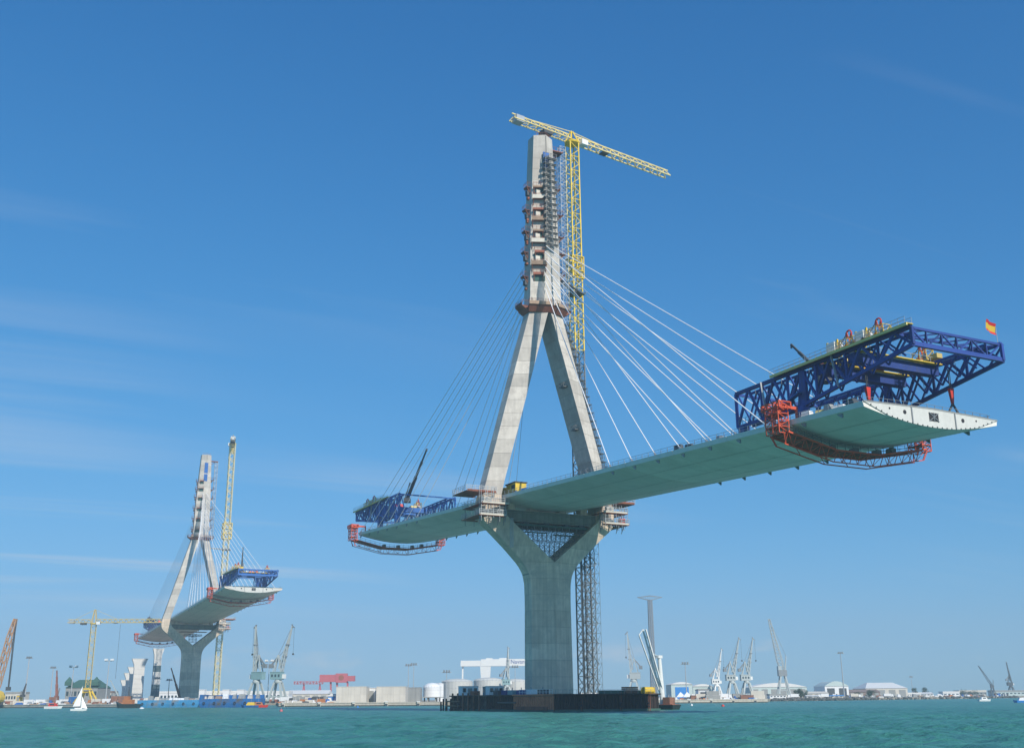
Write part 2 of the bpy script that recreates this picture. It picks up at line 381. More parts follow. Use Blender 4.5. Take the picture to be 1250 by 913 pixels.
def sheet(name, pts, z, m, skirt=4.0):
    """flat land with a vertical edge all round"""
    n = len(pts); top = [(p[0], p[1], z) for p in pts]; bot = [(p[0], p[1], z - skirt) for p in pts]
    b = MB(); b.add(top + bot, [tuple(range(n))] + [(i, i + n, (i + 1) % n + n, (i + 1) % n) for i in range(n)])
    o = b.build(name, m); o['kind'] = 'structure'; return o
LZ = 2.0
def q(px, Y): p = at(px, HOR, Y); return (p.x, p.y)
shore = [q(-420, 800), q(0, 790), q(148, 720), q(168, 900), q(338, 900), q(341, 645), q(541, 640), q(700, 655), q(936, 702), q(940, 880), q(1060, 960), q(1240, 1270), q(1700, 1700)]
far_pts = [(3100, 3120), (-3100, 3120), (-3100, shore[0][1])]
land = sheet('ground', [(a, b) for a, b in reversed(shore)] + list(reversed(far_pts)), LZ, 'ground')
def quay_wall(px0, Y0, px1, Y1, n, name='quay_wall'):
    """concrete quay: capping beam, wall of separate bays, dark wet band at the waterline"""
    a, b = Vector(q(px0, Y0)), Vector(q(px1, Y1)); d = (b - a); L = d.length; rz = math.atan2(d.y, d.x)
    root = place(name, None); root.location = (a.x, a.y, 0); root.rotation_euler = (0, 0, rz); root['kind'] = 'structure'
    bay = MB().box(0.05, L / n - 0.05, -1.0, -0.15, 0.55, LZ - 0.35).mesh('quay_bay', 'quay')
    cap = MB().box(0.02, L / n - 0.02, -1.25, 1.2, LZ - 0.35, LZ + 0.12).mesh('quay_cap', 'quay')
    for i in range(n):
        place('wall_bay', bay, root, (i * L / n, 0, 0)); place('capping_beam', cap, root, (i * L / n, 0, 0))
    MB().box(0, L, -0.9, -0.1, -1.5, 0.56).build('wet_band', 'quay_band', root)
    return root
quay_wall(-60, 792, 0, 790, 3); quay_wall(0, 790, 148, 720, 7); quay_wall(341, 645, 541, 640, 9); quay_wall(700, 655, 936, 702, 11)
rb = MB()                                          # dark rubble along the far right shore
for i in range(520):
    u = random.random(); p0, p1 = Vector(q(941, 880)), Vector(q(1060, 960))
    if i > 330: p0, p1 = Vector(q(1060, 960)), Vector(q(1250, 1290))
    c = p0.lerp(p1, u) + Vector((random.uniform(-2, 1), random.uniform(-4, 1.5))); r = random.uniform(0.7, 1.9); z = random.uniform(-0.2, 1.9)
    rings = []
    for zz, k in ((-0.8, .6), (0, 1), (.7, .65)):
        rings.append([(c.x + r * k * random.uniform(.7, 1.2) * math.cos(a), c.y + r * k * random.uniform(.7, 1.2) * math.sin(a), z + zz * r * .8) for a in (0, 1.25, 2.5, 3.8, 5.0)])
    rb.loft(rings)
rb.build('shore_rock', 'rock', kind='stuff')
bpy.data.objects['shore_rock']['label'] = 'dark rubble rocks along the low shore'; bpy.data.objects['shore_rock']['category'] = 'rocks'

# ---------------------------------------------------------------- the two cable-stayed bridges
OUTER = [(0, 6.9), (31, 6.6), (36, 6.75), (39, 7.4), (41.5, 9.0), (46, 13.5), (50.3, 18.3), (53, 21.6), (55.2, 22.9), (58.5, 23.0), (62, 22.1), (121, 5.9)]
INNER = [(42, 0.0), (48.5, 8.0), (55.0, 15.7), (57.5, 17.0), (60.5, 17.45), (64.3, 16.6), (120.5, 0.6), (121.5, 0.3)]
MASTW = [(121, 5.8), (133, 5.45), (146, 5.3), (160, 4.6), (175, 3.95), (184, 3.5)]
A_IN = [(0, 4.7), (42, 4.7), (62, 4.4), (121, 4.4), (184, 4.0)]
B_OUT = [(0, 2.2), (184, 2.0)]
def hexa(w, a, b, z, k=0.0):
    w, a, b = w - k, a - k, b - k
    return [(-w, -b, z), (0, -a, z), (w, -b, z), (w, b, z), (0, a, z), (-w, b, z)]
def trap(ti, to, a, b, z, sg, k=0.0):
    a, b = a - k, b - k; ti, to = ti + k, to - k
    r = [(ti, -a, z), (to, -b, z), (to, b, z), (ti, a, z)]
    return r if sg > 0 else [(-x, y, zz) for x, y, zz in reversed(r)]
def zs(z0, z1, n): return [z0 + (z1 - z0) * i / n for i in range(n + 1)]
def pylon_meshes():
    M = {}
    J = 0.035
    M['pier'] = []
    for z0, z1 in zip(zs(0, 42, 9), zs(0, 42, 9)[1:]):
        sub = zs(z0 + J, z1 - J, 4)
        M['pier'].append(MB().loft([hexa(lerp(OUTER, z), lerp(A_IN, z), lerp(B_OUT, z), z) for z in sub]).mesh('pier_lift', 'pier_concrete'))
    M['pier_core'] = MB().loft([hexa(lerp(OUTER, z), lerp(A_IN, z), lerp(B_OUT, z), z, 0.12) for z in zs(-3, 42, 20)]).mesh('pier_core', 'core')
    for sg in (-1, 1):
        k = 'arm%d' % sg; M[k] = []
        lv = [42, 46.5, 51, 56, 61]
        for z0, z1 in zip(lv, lv[1:]):
            sub = zs(z0 + J, z1 - J, 4)
            M[k].append(MB().loft([trap(lerp(INNER, z), lerp(OUTER, z), lerp(A_IN, z), lerp(B_OUT, z), z, sg) for z in sub]).mesh('arm_lift', 'pier_concrete'))
        M[k + 'core'] = MB().loft([trap(lerp(INNER, z), lerp(OUTER, z), lerp(A_IN, z), lerp(B_OUT, z), z, sg, 0.12) for z in zs(42, 61, 16)]).mesh('arm_core', 'core')
        k = 'leg%d' % sg; M[k] = []; lv = zs(61, 121, 14)
        for z0, z1 in zip(lv, lv[1:]):
            M[k].append(MB().loft([trap(lerp(INNER, z), lerp(OUTER, z), lerp(A_IN, z), lerp(B_OUT, z), z, sg) for z in (z0 + J, (z0 + z1) / 2, z1 - J)]).mesh('leg_lift', 'concrete'))
        M[k + 'core'] = MB().loft([trap(lerp(INNER, z), lerp(OUTER, z), lerp(A_IN, z), lerp(B_OUT, z), z, sg, 0.12) for z in zs(61, 121, 10)]).mesh('leg_core', 'core')
    M['mast'] = []; lv = zs(121, 184, 15)
    for z0, z1 in zip(lv, lv[1:]):
        M['mast'].append(MB().loft([hexa(lerp(MASTW, z), lerp(A_IN, z), lerp(B_OUT, z), z) for z in (z0 + J * .6, z1 - J * .6)]).mesh('mast_lift', 'concrete'))
    M['mast_core'] = MB().loft([hexa(lerp(MASTW, z), lerp(A_IN, z), lerp(B_OUT, z), z, 0.1) for z in zs(121, 183.9, 8)]).mesh('mast_core', 'core')
    b = MB()
    b.box(-17.0, 17.0, -2.5, 2.5, 53.7, 57.2); M['beam'] = b.mesh('crossbeam', 'pier_concrete')
    return M
PM = pylon_meshes()
SEC_TOP = [(-17.25, .25), (0, .62), (17.25, .25)]
SEC_BOT = [(17.0, -.75), (14.2, -1.35), (10.6, -2.05), (7.0, -2.6), (3.5, -2.92), (0, -3.0), (-3.5, -2.92), (-7.0, -2.6), (-10.6, -2.05), (-14.2, -1.35), (-17.0, -.75)]
SEC = SEC_TOP + SEC_BOT
def cable(lo, hi, r, n=6):
    d = (hi - lo).normalized(); a = d.cross(Vector((0, 0, 1))).normalized(); b = a.cross(d)
    ri = [a * math.cos(2 * math.pi * k / n) * r + b * math.sin(2 * math.pi * k / n) * r for k in range(n)]
    return MB().loft([[lo + k for k in ri], [hi + k for k in ri]], caps=False)
def bridge(name, origin, label, z0, slope, sR, sL, soffit, kR, kL, zscale=1.0, detail=True):
    root = thing(name, origin, label, 'bridge', BEAR)
    def column(pname, core, lifts, lname):
        c = place(pname, core, root)
        for me in lifts: place(lname, me, c)
        return c
    column('pier', PM['pier_core'], PM['pier'], 'concrete_lift')
    for sg in (-1, 1):
        column('yoke_arm', PM['arm%dcore' % sg], PM['arm%d' % sg], 'concrete_lift')
        column('leg', PM['leg%dcore' % sg], PM['leg%d' % sg], 'concrete_lift')
    mast_o = column('mast', PM['mast_core'], PM['mast'], 'concrete_lift')
    cb_ = place('crossbeam', PM['beam'], root)
    fp_ = MB().box(-.74, .74, -.16, 0, 0, 3.3).mesh('formwork_panel', 'formwork')
    for i in range(21): place('formwork_panel', fp_, cb_, (-15.1 + i * 1.51, -2.5, 53.75))
    for z_ in (54.4, 56.2): MB().box(-15.6, 15.6, -2.95, -2.66, z_, z_ + .22).build('waling', 'formwork', cb_)
    # bearing plinths between crossbeam and deck
    for x in (-12.5, -5, 5, 12.5):
        MB().box(x - 1.2, x + 1.2, -1.4, 1.4, 57.22, z0 - 1.2 if abs(x) > 9 else z0 - 2.5).build('bearing_plinth', 'pier_concrete', root)
    zd = lambda s: z0 + slope * s
    # deck: inset spine with separate 20 m box segments round it
    rings = [[(t * 0.985, s, zd(s) + (dz * 0.96 - 0.02)) for t, dz in SEC] for s in (sR + .3, sL - .3)]
    deck = MB().loft(rings).build('deck', 'core', root)
    n = round((sL - sR) / 20.0); edges = [sR + (sL - sR) * i / n for i in range(n + 1)]
    segm = None
    for a, b in zip(edges, edges[1:]):
        if segm is None:
            L = b - a; g = 0.07
            mb = MB()
            ra = [(t, g, slope * g + dz) for t, dz in SEC]; rb_ = [(t, L - g, slope * (L - g) + dz) for t, dz in SEC]
            N = len(SEC)
            for i in range(N):
                j = (i + 1) % N
                m = 'asphalt' if i < 2 else ('fascia' if i in (2, N - 1) else soffit)
                mb.add([ra[i], ra[j], rb_[j], rb_[i]], [(0, 1, 2, 3)], m)
            mb.add(ra, [tuple(reversed(range(N)))], soffit); mb.add(rb_, [tuple(range(N))], 'fascia')
            for u in (.25, .5, .75):               # transverse welded seams, slightly proud
                for i in range(3, N - 1):
                    y0_ = L * u; d_ = [(t, y0_ + e, slope * (y0_ + e) + dz - .02) for (t, dz) in (SEC[i], SEC[(i + 1)]) for e in (-.07, .07)]
                    mb.add([d_[0], d_[2], d_[3], d_[1]], [(0, 1, 2, 3)], 'fascia')
            for t_ in (-10.6, -3.5, 3.5, 10.6):      # longitudinal seams
                dz = dict(SEC_BOT)[t_]; mb.add([(t_ - .08, g, dz - .025 + slope * g), (t_ + .08, g, dz - .025 + slope * g), (t_ + .08, L - g, dz - .025 + slope * (L - g)), (t_ - .08, L - g, dz - .025 + slope * (L - g))], [(0, 1, 2, 3)], 'grey_wall')
            segm = mb.mesh('deck_segment', soffit)
        place('deck_segment', segm, deck, (0, a, zd(a)))
    # railing along both edges
    for sg in (-1, 1):
        r = MB(); x = 16.7 * sg
        s = sR + 1.5
        while s < sL - 1:
            r.bar((x, s, zd(s) + .25), (x, s, zd(s) + 1.45), .09); s += 2.6
        for h in (.8, 1.4): r.bar((x, sR + 1, zd(sR + 1) + h), (x, sL - 1, zd(sL - 1) + h), .07)
        r.build('railing', 'galvanised', deck, kind='stuff')
    # stay cables with their anchors
    fin = MB().loft([[(-.12, -.9, 0), (.12, -.9, 0), (.12, .9, 0), (-.12, .9, 0)], [(-.1, -.9, -1.15), (.1, -.9, -1.15), (.1, -.6, -1.15), (-.1, -.6, -1.15)]]).mesh('cable_anchor', 'grey_steel')
    sock = MB().tube((0, 0, 0), (0, 0, 1.0), .34, .22, 8).mesh('socket', 'galvanised')
    for sgn, cnt in ((-1, kR), (1, kL)):
        for k in range(cnt):
            s = sgn * (64.0 + 9.85 * k); z1 = 128.6 + 2.55 * k
            for sg in (-1, 1):
                x = 16.75 * sg
                lo = Vector((x, s, zd(s) + 0.3)); hi = Vector((1.25 * sg, sgn * (lerp(A_IN, z1) - 0.1), z1))
                c = cable(lo, hi, 0.13 if sgn < 0 else 0.10).build('stay_cable', 'cable_white', root, smooth=True)
                d = (hi - lo).normalized()
                o = place('socket', sock, c); o.matrix_local = Matrix.Translation(lo - d * .1) @ d.to_track_quat('Z', 'Y').to_matrix().to_4x4()
                place('cable_anchor', fin, deck, (x - .35 * sg, s, zd(s) - .55), 0 if sgn < 0 else math.pi)
    k = kR
    while 64.0 + 9.85 * k < -sR - 2:          # anchors already in place for the next stays
        for sg in (-1, 1): place('cable_anchor', fin, deck, (16.4 * sg, -(64.0 + 9.85 * k), zd(-(64.0 + 9.85 * k)) - .55))
        k += 1
    return root, deck, mast_o, zd
def end_face(deck, s, zd, detail):
    """white bulkhead at the free deck end: three plates, manholes, a square opening and bolt heads"""
    y = s - 0.12
    def low(t):
        pts = sorted([(a, b) for a, b in SEC_BOT]); v = lerp(pts, t); return max(v, .12 - (16.95 - abs(t)) * .36) if abs(t) > 11 else v
    def top(t): return 0.62 - abs(t) * 0.37 / 17.25
    z = zd(s)
    for a, b in ((-16.9, -5.6), (-5.5, 5.5), (5.6, 16.9)):
        ts = [a + (b - a) * i / 8 for i in range(9)]
        up = [(t, top(t) - .03) for t in ts]; dn = [(t, low(t) + .05) for t in reversed(ts)]
        pl = up + dn; n = len(pl)
        MB().loft([[(t, y, z + d) for t, d in pl], [(t, y + .13, z + d) for t, d in pl]]).build('end_plate', 'end_plate', deck)
    def disc(t, dz, r):
        MB().tube((t, y - .06, z + dz), (t, y + .02, z + dz), r, r, 14).build('manhole', 'dark', deck)  # dark disc stands in for the unlit inside of the hole
    disc(-7.3, -.75, .40); disc(7.6, -.8, .40); disc(-11.0, -.45, .19); disc(11.2, -.5, .19)
    b = MB().box(-1.2, 1.2, y - .05, y + .01, z - 1.75, z - .15); b.build('square_opening', 'dark', deck)  # dark panel paints the shade inside the opening
    fr = MB()
    for p0, p1 in (((-1.2, -1.75), (1.2, -.15)), ((-1.2, -.15), (1.2, -1.75)), ((0, -1.75), (0, -.15))):
        fr.bar((p0[0], y - .12, z + p0[1]), (p1[0], y - .12, z + p1[1]), .12)
    fr.build('opening_brace', 'grey_steel', deck)
    MB().loft([[(-17.1, y - .05, z + .13), (0, y - .05, z + .5), (17.1, y - .05, z + .13), (17.1, y + .3, z + .13), (0, y + .3, z + .5), (-17.1, y + .3, z + .13)], [(-17.1, y - .05, z + .34), (0, y - .05, z + .72), (17.1, y - .05, z + .34), (17.1, y + .3, z + .34), (0, y + .3, z + .72), (-17.1, y + .3, z + .34)]]).build('slab_edge', 'grey_wall', deck)
    if detail:
        bolt = MB().box(-.11, .11, -.1, 0, -.09, .09).mesh('bolt_plate', 'dark')
        for i in range(26):
            t = -15.5 + 31 * i / 25; place('bolt_plate', bolt, deck, (t, y, z + low(t) + .16))
    for t in (-5.55, 5.55): MB().box(t - .12, t + .12, y - .16, y + .0, z + low(t) + .1, z + top(t) - .1).build('stiffener', 'grey_steel', deck)
near_b, near_deck, near_mast, zdn = bridge('cable_stayed_bridge', NEAR,
    'large unfinished cable stayed bridge with green deck underside, its pier in the dark cofferdam', 60.8, 0.0483, -149.7, 124.4, 'soffit_green', 7, 7)
end_face(near_deck, -149.7, zdn, True)
far_b, far_deck, far_mast, zdf = bridge('cable_stayed_bridge', FAR,
    'smaller looking unfinished cable stayed bridge with grey deck underside, behind the blue barges', 60.8, -0.0435, -173.0, 141.5, 'soffit_grey', 11, 8)
end_face(far_deck, -173.0, zdf, False)
far_b.scale = (1, 1, 181.7 / 184.0)
# mast head details: parapet ring, blue cover panel and dark slot
for mo, far in ((near_mast, False), (far_mast, True)):
    hd = MB()
    for i in range(9):
        t = -2.6 + 5.2 * i / 8; hd.bar((t, -3.6 + abs(t) * .5, 184), (t, -3.6 + abs(t) * .5, 185.0), .07)
    hd.bar((-3, -2.1, 185), (0, -3.7, 185), .07); hd.bar((0, -3.7, 185), (3, -2.1, 185), .07)
    hd.build('head_railing', 'rust', mo, kind='stuff')
    MB().box(-.06, .06, -4.16, -3.9, 177.5 if not far else 180, 183.6).build('ridge_joint', 'dark', mo)
sl = MB(); 
for z0, z1 in ((163.5, 168.8), (169.6, 177.6)):
    sl.loft([[(x, -lerp(A_IN, z) - .12 + abs(x) * .46, z) for x in (-1.3, 0, 1.3)] + [(x, -lerp(A_IN, z) + .2 + abs(x) * .46, z) for x in (1.3, 0, -1.3)] for z in (z0, z1)])
sl.build('blue_cover', 'blue_light', far_mast)
# ---------------------------------------------------------------- blue erection gantries on the deck ends
def gantry(loc, rz, side, label, legs, colr='blue_steel', L=49.8, detail=True):
    """local y runs forward over the void, z = 0 at the top chord, side = local x sign of the walkway truss"""
    g = thing('erection_gantry', loc, label, 'gantry', rz, 'blue truss gantries on the deck ends')
    H, T, up0 = 7.5, 11.5, 21.0
    zb = lambda u: -H if u <= up0 else -H + (H - 3.3) * (u - up0) / (L - up0)
    nodes = [L * i / 12 for i in range(13)]
    for sg in (-1, 1):
        x = T * sg
        member('top_chord', colr, g, (x, 0, 0), (x, L, 0), .62, .7)
        member('bottom_chord', colr, g, (x, 0, -H), (x, up0, -H), .62, .7)
        member('bottom_chord', colr, g, (x, up0, -H), (x, L, zb(L)), .62, .7)
        for i, u in enumerate(nodes):
            if i % 2 == 0 or i in (5, 12): member('post', colr, g, (x, u, zb(u)), (x, u, 0), .42 if i not in (0, 12) else .55)
            if i < 12:
                v = nodes[i + 1]
                if i % 2 == 0: member('brace', colr, g, (x, u, zb(u)), (x, v, 0), .46)
                else: member('brace', colr, g, (x, u, 0), (x, v, zb(v)), .46)
                if i % 2 == 0: member('brace', colr, g, (x - .5, u, 0), (x - .5, v, zb(v)), .30)
                else: member('brace', colr, g, (x - .5, u, zb(u)), (x - .5, v, 0), .30)
        # second inner truss plane gives the dense double lattice
        xi = x - 2.4 * sg
        member('top_chord', colr, g, (xi, 2, -.1), (xi, L - 1.5, -.1), .45)
        member('bottom_chord', colr, g, (xi, 2, -H + .2), (xi, up0, -H + .2), .45)
        for i in range(1, 12):
            u, v, w_ = nodes[i], nodes[i + 1], nodes[i - 1]
            member('brace', colr, g, (xi, u, -.1), (xi, v, zb(v)), .3); member('brace', colr, g, (xi, u, -.1), (xi, w_, zb(w_)), .3)
        # solid support panel and its inclined stay down to the deck
        sp = MB().loft([[(x - .35, up0 - 1.6, -H - .2), (x + .35, up0 - 1.6, -H - .2), (x + .35, up0 + 1.0, -H - .2), (x - .35, up0 + 1.0, -H - .2)],
                        [(x - .35, up0 - .4, -.6), (x + .35, up0 - .4, -.6), (x + .35, up0 + 1.0, -.6), (x - .35, up0 + 1.0, -.6)]])
        sp.build('support_panel', 'blue_light' if colr == 'blue_light' else colr, g)
        for u, foot in legs:
            MB().box(x - .9, x + .9, u - .9, u + .9, foot, -H - .25).build('jacking_leg', colr, g)
            MB().box(x - 1.6, x + 1.6, u - 1.6, u + 1.6, foot - .05, foot + .5).build('skid_shoe', 'blue_light', g)
        MB().loft([[(x + .3 * sg, up0 - 8, -H + .1), (x + 1.4 * sg, up0 - 8, -H + .1), (x + 1.4 * sg, up0 - 8, -H + .4), (x + .3 * sg, up0 - 8, -H + .4)],
                   [(x + .3 * sg, up0, -H + 2.4), (x + 1.4 * sg, up0, -H + 2.4), (x + 1.4 * sg, up0, -H + 2.7), (x + .3 * sg, up0, -H + 2.7)]]).build('access_ramp', 'blue_light', g)
    # transverse members
    for u, z in ((0.3, -.2), (L - .3, -.1)): member('cross_chord', colr, g, (-T, u, z), (T, u, z), .45)
    member('cross_chord', colr, g, (-T, L - .3, -3.1), (T, L - .3, -3.1), .7, .8)
    for i in range(6):
        a, b = -T + 2 * T * i / 6, -T + 2 * T * (i + 1) / 6
        member('brace', colr, g, (a, L - .3, -.1 if i % 2 == 0 else -3.1), (b, L - .3, -3.1 if i % 2 == 0 else -.1), .28)
        member('brace', colr, g, (a, L - .3, -.1), (b, L - 4.0, -.2), .24); member('brace', colr, g, (b, L - .3, -.1), (a, L - 4.0, -.2), .24)
        if i: member('post', colr, g, (a, L - .3, -3.1), (a, L - .3, -.1), .24)
    member('cross_chord', colr, g, (-T, L - 4, -.2), (T, L - 4, -.2), .4)
    for u in (L - 15.5, L - 24):
        MB().box(-T + .4, T - .4, u - .9, u + .9, -2.4, -.45).build('transverse_girder', colr, g)
        w_ = MB().box(-T + .5, T - .5, u + .95, u + 2.0, -.45, -.25); w_.build('walkway', 'yellow', g)
        r = MB()
        for i in range(9): r.bar((-T + 1 + i * (2 * T - 2) / 8, u + 1.95, -.25), (-T + 1 + i * (2 * T - 2) / 8, u + 1.95, .85), .07)
        r.bar((-T + 1, u + 1.95, .85), (T - 1, u + 1.95, .85), .07); r.build('guard_rail', 'galvanised', g, kind='stuff')
    # long walkway with guard rail on the near truss
    x = T * side
    MB().box(min(x - .2 * side, x + 1.5 * side), max(x - .2 * side, x + 1.5 * side), 13, L + .3, .36, .5).build('walkway', 'yellow', g)
    MB().box(min(x + 1.2 * side, x + 1.5 * side), max(x + 1.2 * side, x + 1.5 * side), 13, L + .3, .02, .36).build('walkway_edge', 'jib_cream', g)
    r = MB()
    for xx in (x - .2 * side, x + 1.5 * side):
        for i in range(25): u = 13 + i * (L - 13) / 24; r.bar((xx, u, .5), (xx, u, 1.7), .06)
        for h in (1.1, 1.7): r.bar((xx, 13, h), (xx, L, h), .06)
    r.build('guard_rail', 'galvanised', g, kind='stuff')
    # winch stations
    for u in (L - 16.7, L - 9.0):
        for xx, full in ((x - 1.6 * side, True), (-x + 2.2 * side, False)):
            if not full and u > L - 10: continue
            wt = place('winch', MB().box(xx - 1.1, xx + 1.1, u - 1.8, u + 2.2, .55, .85).mesh('winch_base', 'jib_cream'), g)
            MB().ring((xx, u, 3.9), 0.75, .16, 'x').build('sheave', 'red', wt)
            for dx in (-.5, .5):
                MB().bar((xx + dx, u - .8, .85), (xx + dx, u, 4.2), .16).bar((xx + dx, u + .8, .85), (xx + dx, u, 4.2), .16).build('sheave_frame', 'orange_red', wt)
            MB().bar((xx, u, 4.6), (xx, u - 4.4, .8), .12).bar((xx, u - 4.4, .8), (xx, u - 4.4, .5), .12).build('back_stay', 'far_dark', wt)
            yf = MB().lattice(xx - 1.0, xx + 1.0, u - 1.6, u + 1.9, .85, 2.9, 1, 2, 1, .13); yf.build('winch_frame', 'yellow', wt, kind='stuff')
            MB().box(xx - .7, xx + .2, u - 1.5, u - .4, .85, 1.9).build('motor', 'orange_red', wt); MB().box(xx - .8, xx + .7, u + 2.4, u + 4.2, .55, 1.5).build('power_pack', 'ochre', wt)
            if full:
                MB().box(xx + .2 - 1.1, xx + .2 + 1.3, u - 4.6, u - 2.6, .9, 3.0).build('control_cabin', 'white_paint', wt)
                for dx, du in ((-1.1, -4.8), (1.1, -4.8), (1.1, -2.1)):
                    MB().box(xx + dx - .16, xx + dx + .16, u + du - .16, u + du + .16, .5, 3.3).build('yellow_post', 'yellow', wt)
            MB().tube((xx - .7, u + 1.2, 1.5), (xx + .7, u + 1.2, 1.5), .6, .6, 10).build('drum', 'grey_steel', wt)
    rnd = random.Random(int(abs(loc[0]) * 10)); names = ['tool_chest', 'cable_drum', 'generator', 'paint_store', 'jack']
    for i in range(16):
        if i < 9: xx, uu, z_ = x - side * rnd.uniform(.4, 3.4), rnd.uniform(14, L - 1), .45
        else: xx, uu, z_ = rnd.uniform(-T + 1.5, T - 1.5), rnd.choice((L - 15.5, L - 24)) + rnd.uniform(-.5, .5), -.42
        a_, b_, h_ = rnd.uniform(.3, .8), rnd.uniform(.3, 1.1), rnd.uniform(.5, 1.6)
        m_ = rnd.choice(['yellow', 'orange_red', 'ochre', 'galvanised', 'far_dark', 'rust', 'white_paint'])
        if i % 4 == 1: MB().tube((xx - .5, uu, z_ + .55), (xx + .5, uu, z_ + .55), .55, .55, 10, ).build('cable_drum', m_, g)
        else: MB().loft([[(xx - a_, uu - b_, z_), (xx + a_, uu - b_, z_), (xx + a_, uu + b_, z_), (xx - a_, uu + b_, z_)], [(xx - a_, uu - b_, z_ + h_), (xx + a_, uu - b_, z_ + h_ * .9), (xx + a_ * .8, uu + b_, z_ + h_ * .8), (xx - a_, uu + b_, z_ + h_)]]).build(names[i % 5], m_, g)
    for sg in (-1, 1):         # hoses, hanging wires and a service rail on the bottom chord
        hs = MB(); xx = (T + .5) * sg
        for i in range(18): uu = 1 + i * (up0 - 2) / 17; hs.bar((xx, uu, -H + .3), (xx, uu, -H + 1.5), .07)
        hs.bar((xx, 1, -H + 1.5), (xx, up0 - 1, -H + 1.5), .06).bar((xx, 1, -H + .9), (xx, up0 - 1, -H + .9), .06)
        for i in range(5): uu = 6 + i * 8.3; hs.bar((T * sg - .4 * sg, uu, -.3), (T * sg - .6 * sg, uu + .4, zb(uu) + .6), .07)
        hs.build('service_rail', 'grey_steel', g, kind='stuff')
    for u in (9.0, 30.0): MB().bar((x + .5 * side, u, .3), (x + .5 * side, u + 1.2, zb(u) - .2), .5, .12).build('access_ladder', 'galvanised', g)
    # red machine on the middle of the transverse girders, site clutter
    MB().loft([[(-4, L - 23, -.2), (1, L - 23, -.2), (1, L - 20, -.2), (-4, L - 20, -.2)], [(-3.4, L - 22.6, 1.1), (.2, L - 22.6, 1.1), (.2, L - 20.4, 1.1), (-3.4, L - 20.4, 1.1)]]).build('hydraulic_pack', 'red', g)
    MB().box(4, 8, L - 22.5, L - 20.2, -.2, .7).build('tool_box', 'jib_cream', g)
    return g
ganR = gantry(W(-107.6, 0, 66.3), BEAR + math.pi, 1, 'dark blue truss gantry overhanging the white deck end, flag on its corner', [(2.0, -10.6), (20.5, -11.4)])
ganL = gantry(W(94.5, 0, 78.3), BEAR, -1, 'mid blue truss gantry on the distant end of the green deck', [(2.0, -12.7), (20.5, -11.8)], 'blue_light')  # lighter blue steel here paints in the haze of distance
dz = zdf(-132) * (181.7 / 184) + 11.5
ganF = gantry(W(-132, 0, dz, FAR), BEAR + math.pi, 1, 'bright blue truss gantry on the raised end of the grey deck', [(2.0, -11.6), (20.5, -10.6)], 'blue_light')
ganG = gantry(W(104, 0, zdf(104) * .987 + 11.2, FAR), BEAR, -1, 'blue gantry half hidden at the low end of the grey deck', [(2.0, -11.2), (20.5, -11.9)], 'blue_light')

# things carried by the gantries
fl = thing('flag', W(-156.9, 11.3, 66.6), 'red and yellow striped flag waving on the corner of the dark blue gantry', 'flag', BEAR)
MB().tube((0, 0, -.3), (0, 0, 3.9), .06, .05, 6).build('pole', 'galvanised', fl)
def flag_strip(a, b):
    rr = []
    for i in range(9):
        u = i / 8; y = .35 * math.sin(u * 5.2) * u; rr.append((-2.9 * u + .1 * math.sin(9 * u), y, .55 * u))
    m = MB(); v = []
    for (x, y, dz_) in rr:
        for k in (a, b): v.append((x, y + .25 * math.sin(4 * k), 1.5 + 2.2 * k + dz_ * .9))
    m.add(v, [(2 * i, 2 * i + 2, 2 * i + 3, 2 * i + 1) for i in range(8)]); return m
flag_strip(0, .25).build('red_stripe', 'flag_red', fl); flag_strip(.25, .75).build('yellow_stripe', 'flag_yellow', fl); flag_strip(.75, 1).build('red_stripe', 'flag_red', fl)
def hook(loc, drop, label):
    h = thing('lifting_hanger', loc, label, 'hoist', BEAR, 'red hangers holding the deck end')
    MB().bar((0, 0, 0), (0, 0, drop), .14).bar((.4, 0, 0), (.4, 0, drop), .1).build('hoist_rope', 'far_dark', h)
    MB().loft([[(-.35, -.3, -.2), (.75, -.3, -.2), (.75, .3, -.2), (-.35, .3, -.2)], [(0, -.2, -3.2), (.4, -.2, -3.2), (.4, .2, -3.2), (0, .2, -3.2)]]).build('hook_block', 'red', h)
    MB().bar((.2, 0, -3.2), (-1.3, 0, -5.3), .3).bar((.2, 0, -3.2), (1.7, 0, -5.3), .3).bar((-2.6, 0, -5.4), (3.0, 0, -5.4), .7).build('spreader', 'far_dark', h)
ze = zdn(-147)
hook(W(-147.5, 8.0, ze + 6.2), 66.0 - 2.4 - (ze + 6.2), 'red hoist block with ropes over the outer half of the white deck end')
hook(W(-140.5, -6.5, zdn(-141) + 6.2), 66.0 - 2.4 - (zdn(-141) + 6.2), 'red hoist block with ropes inside the dark blue gantry')
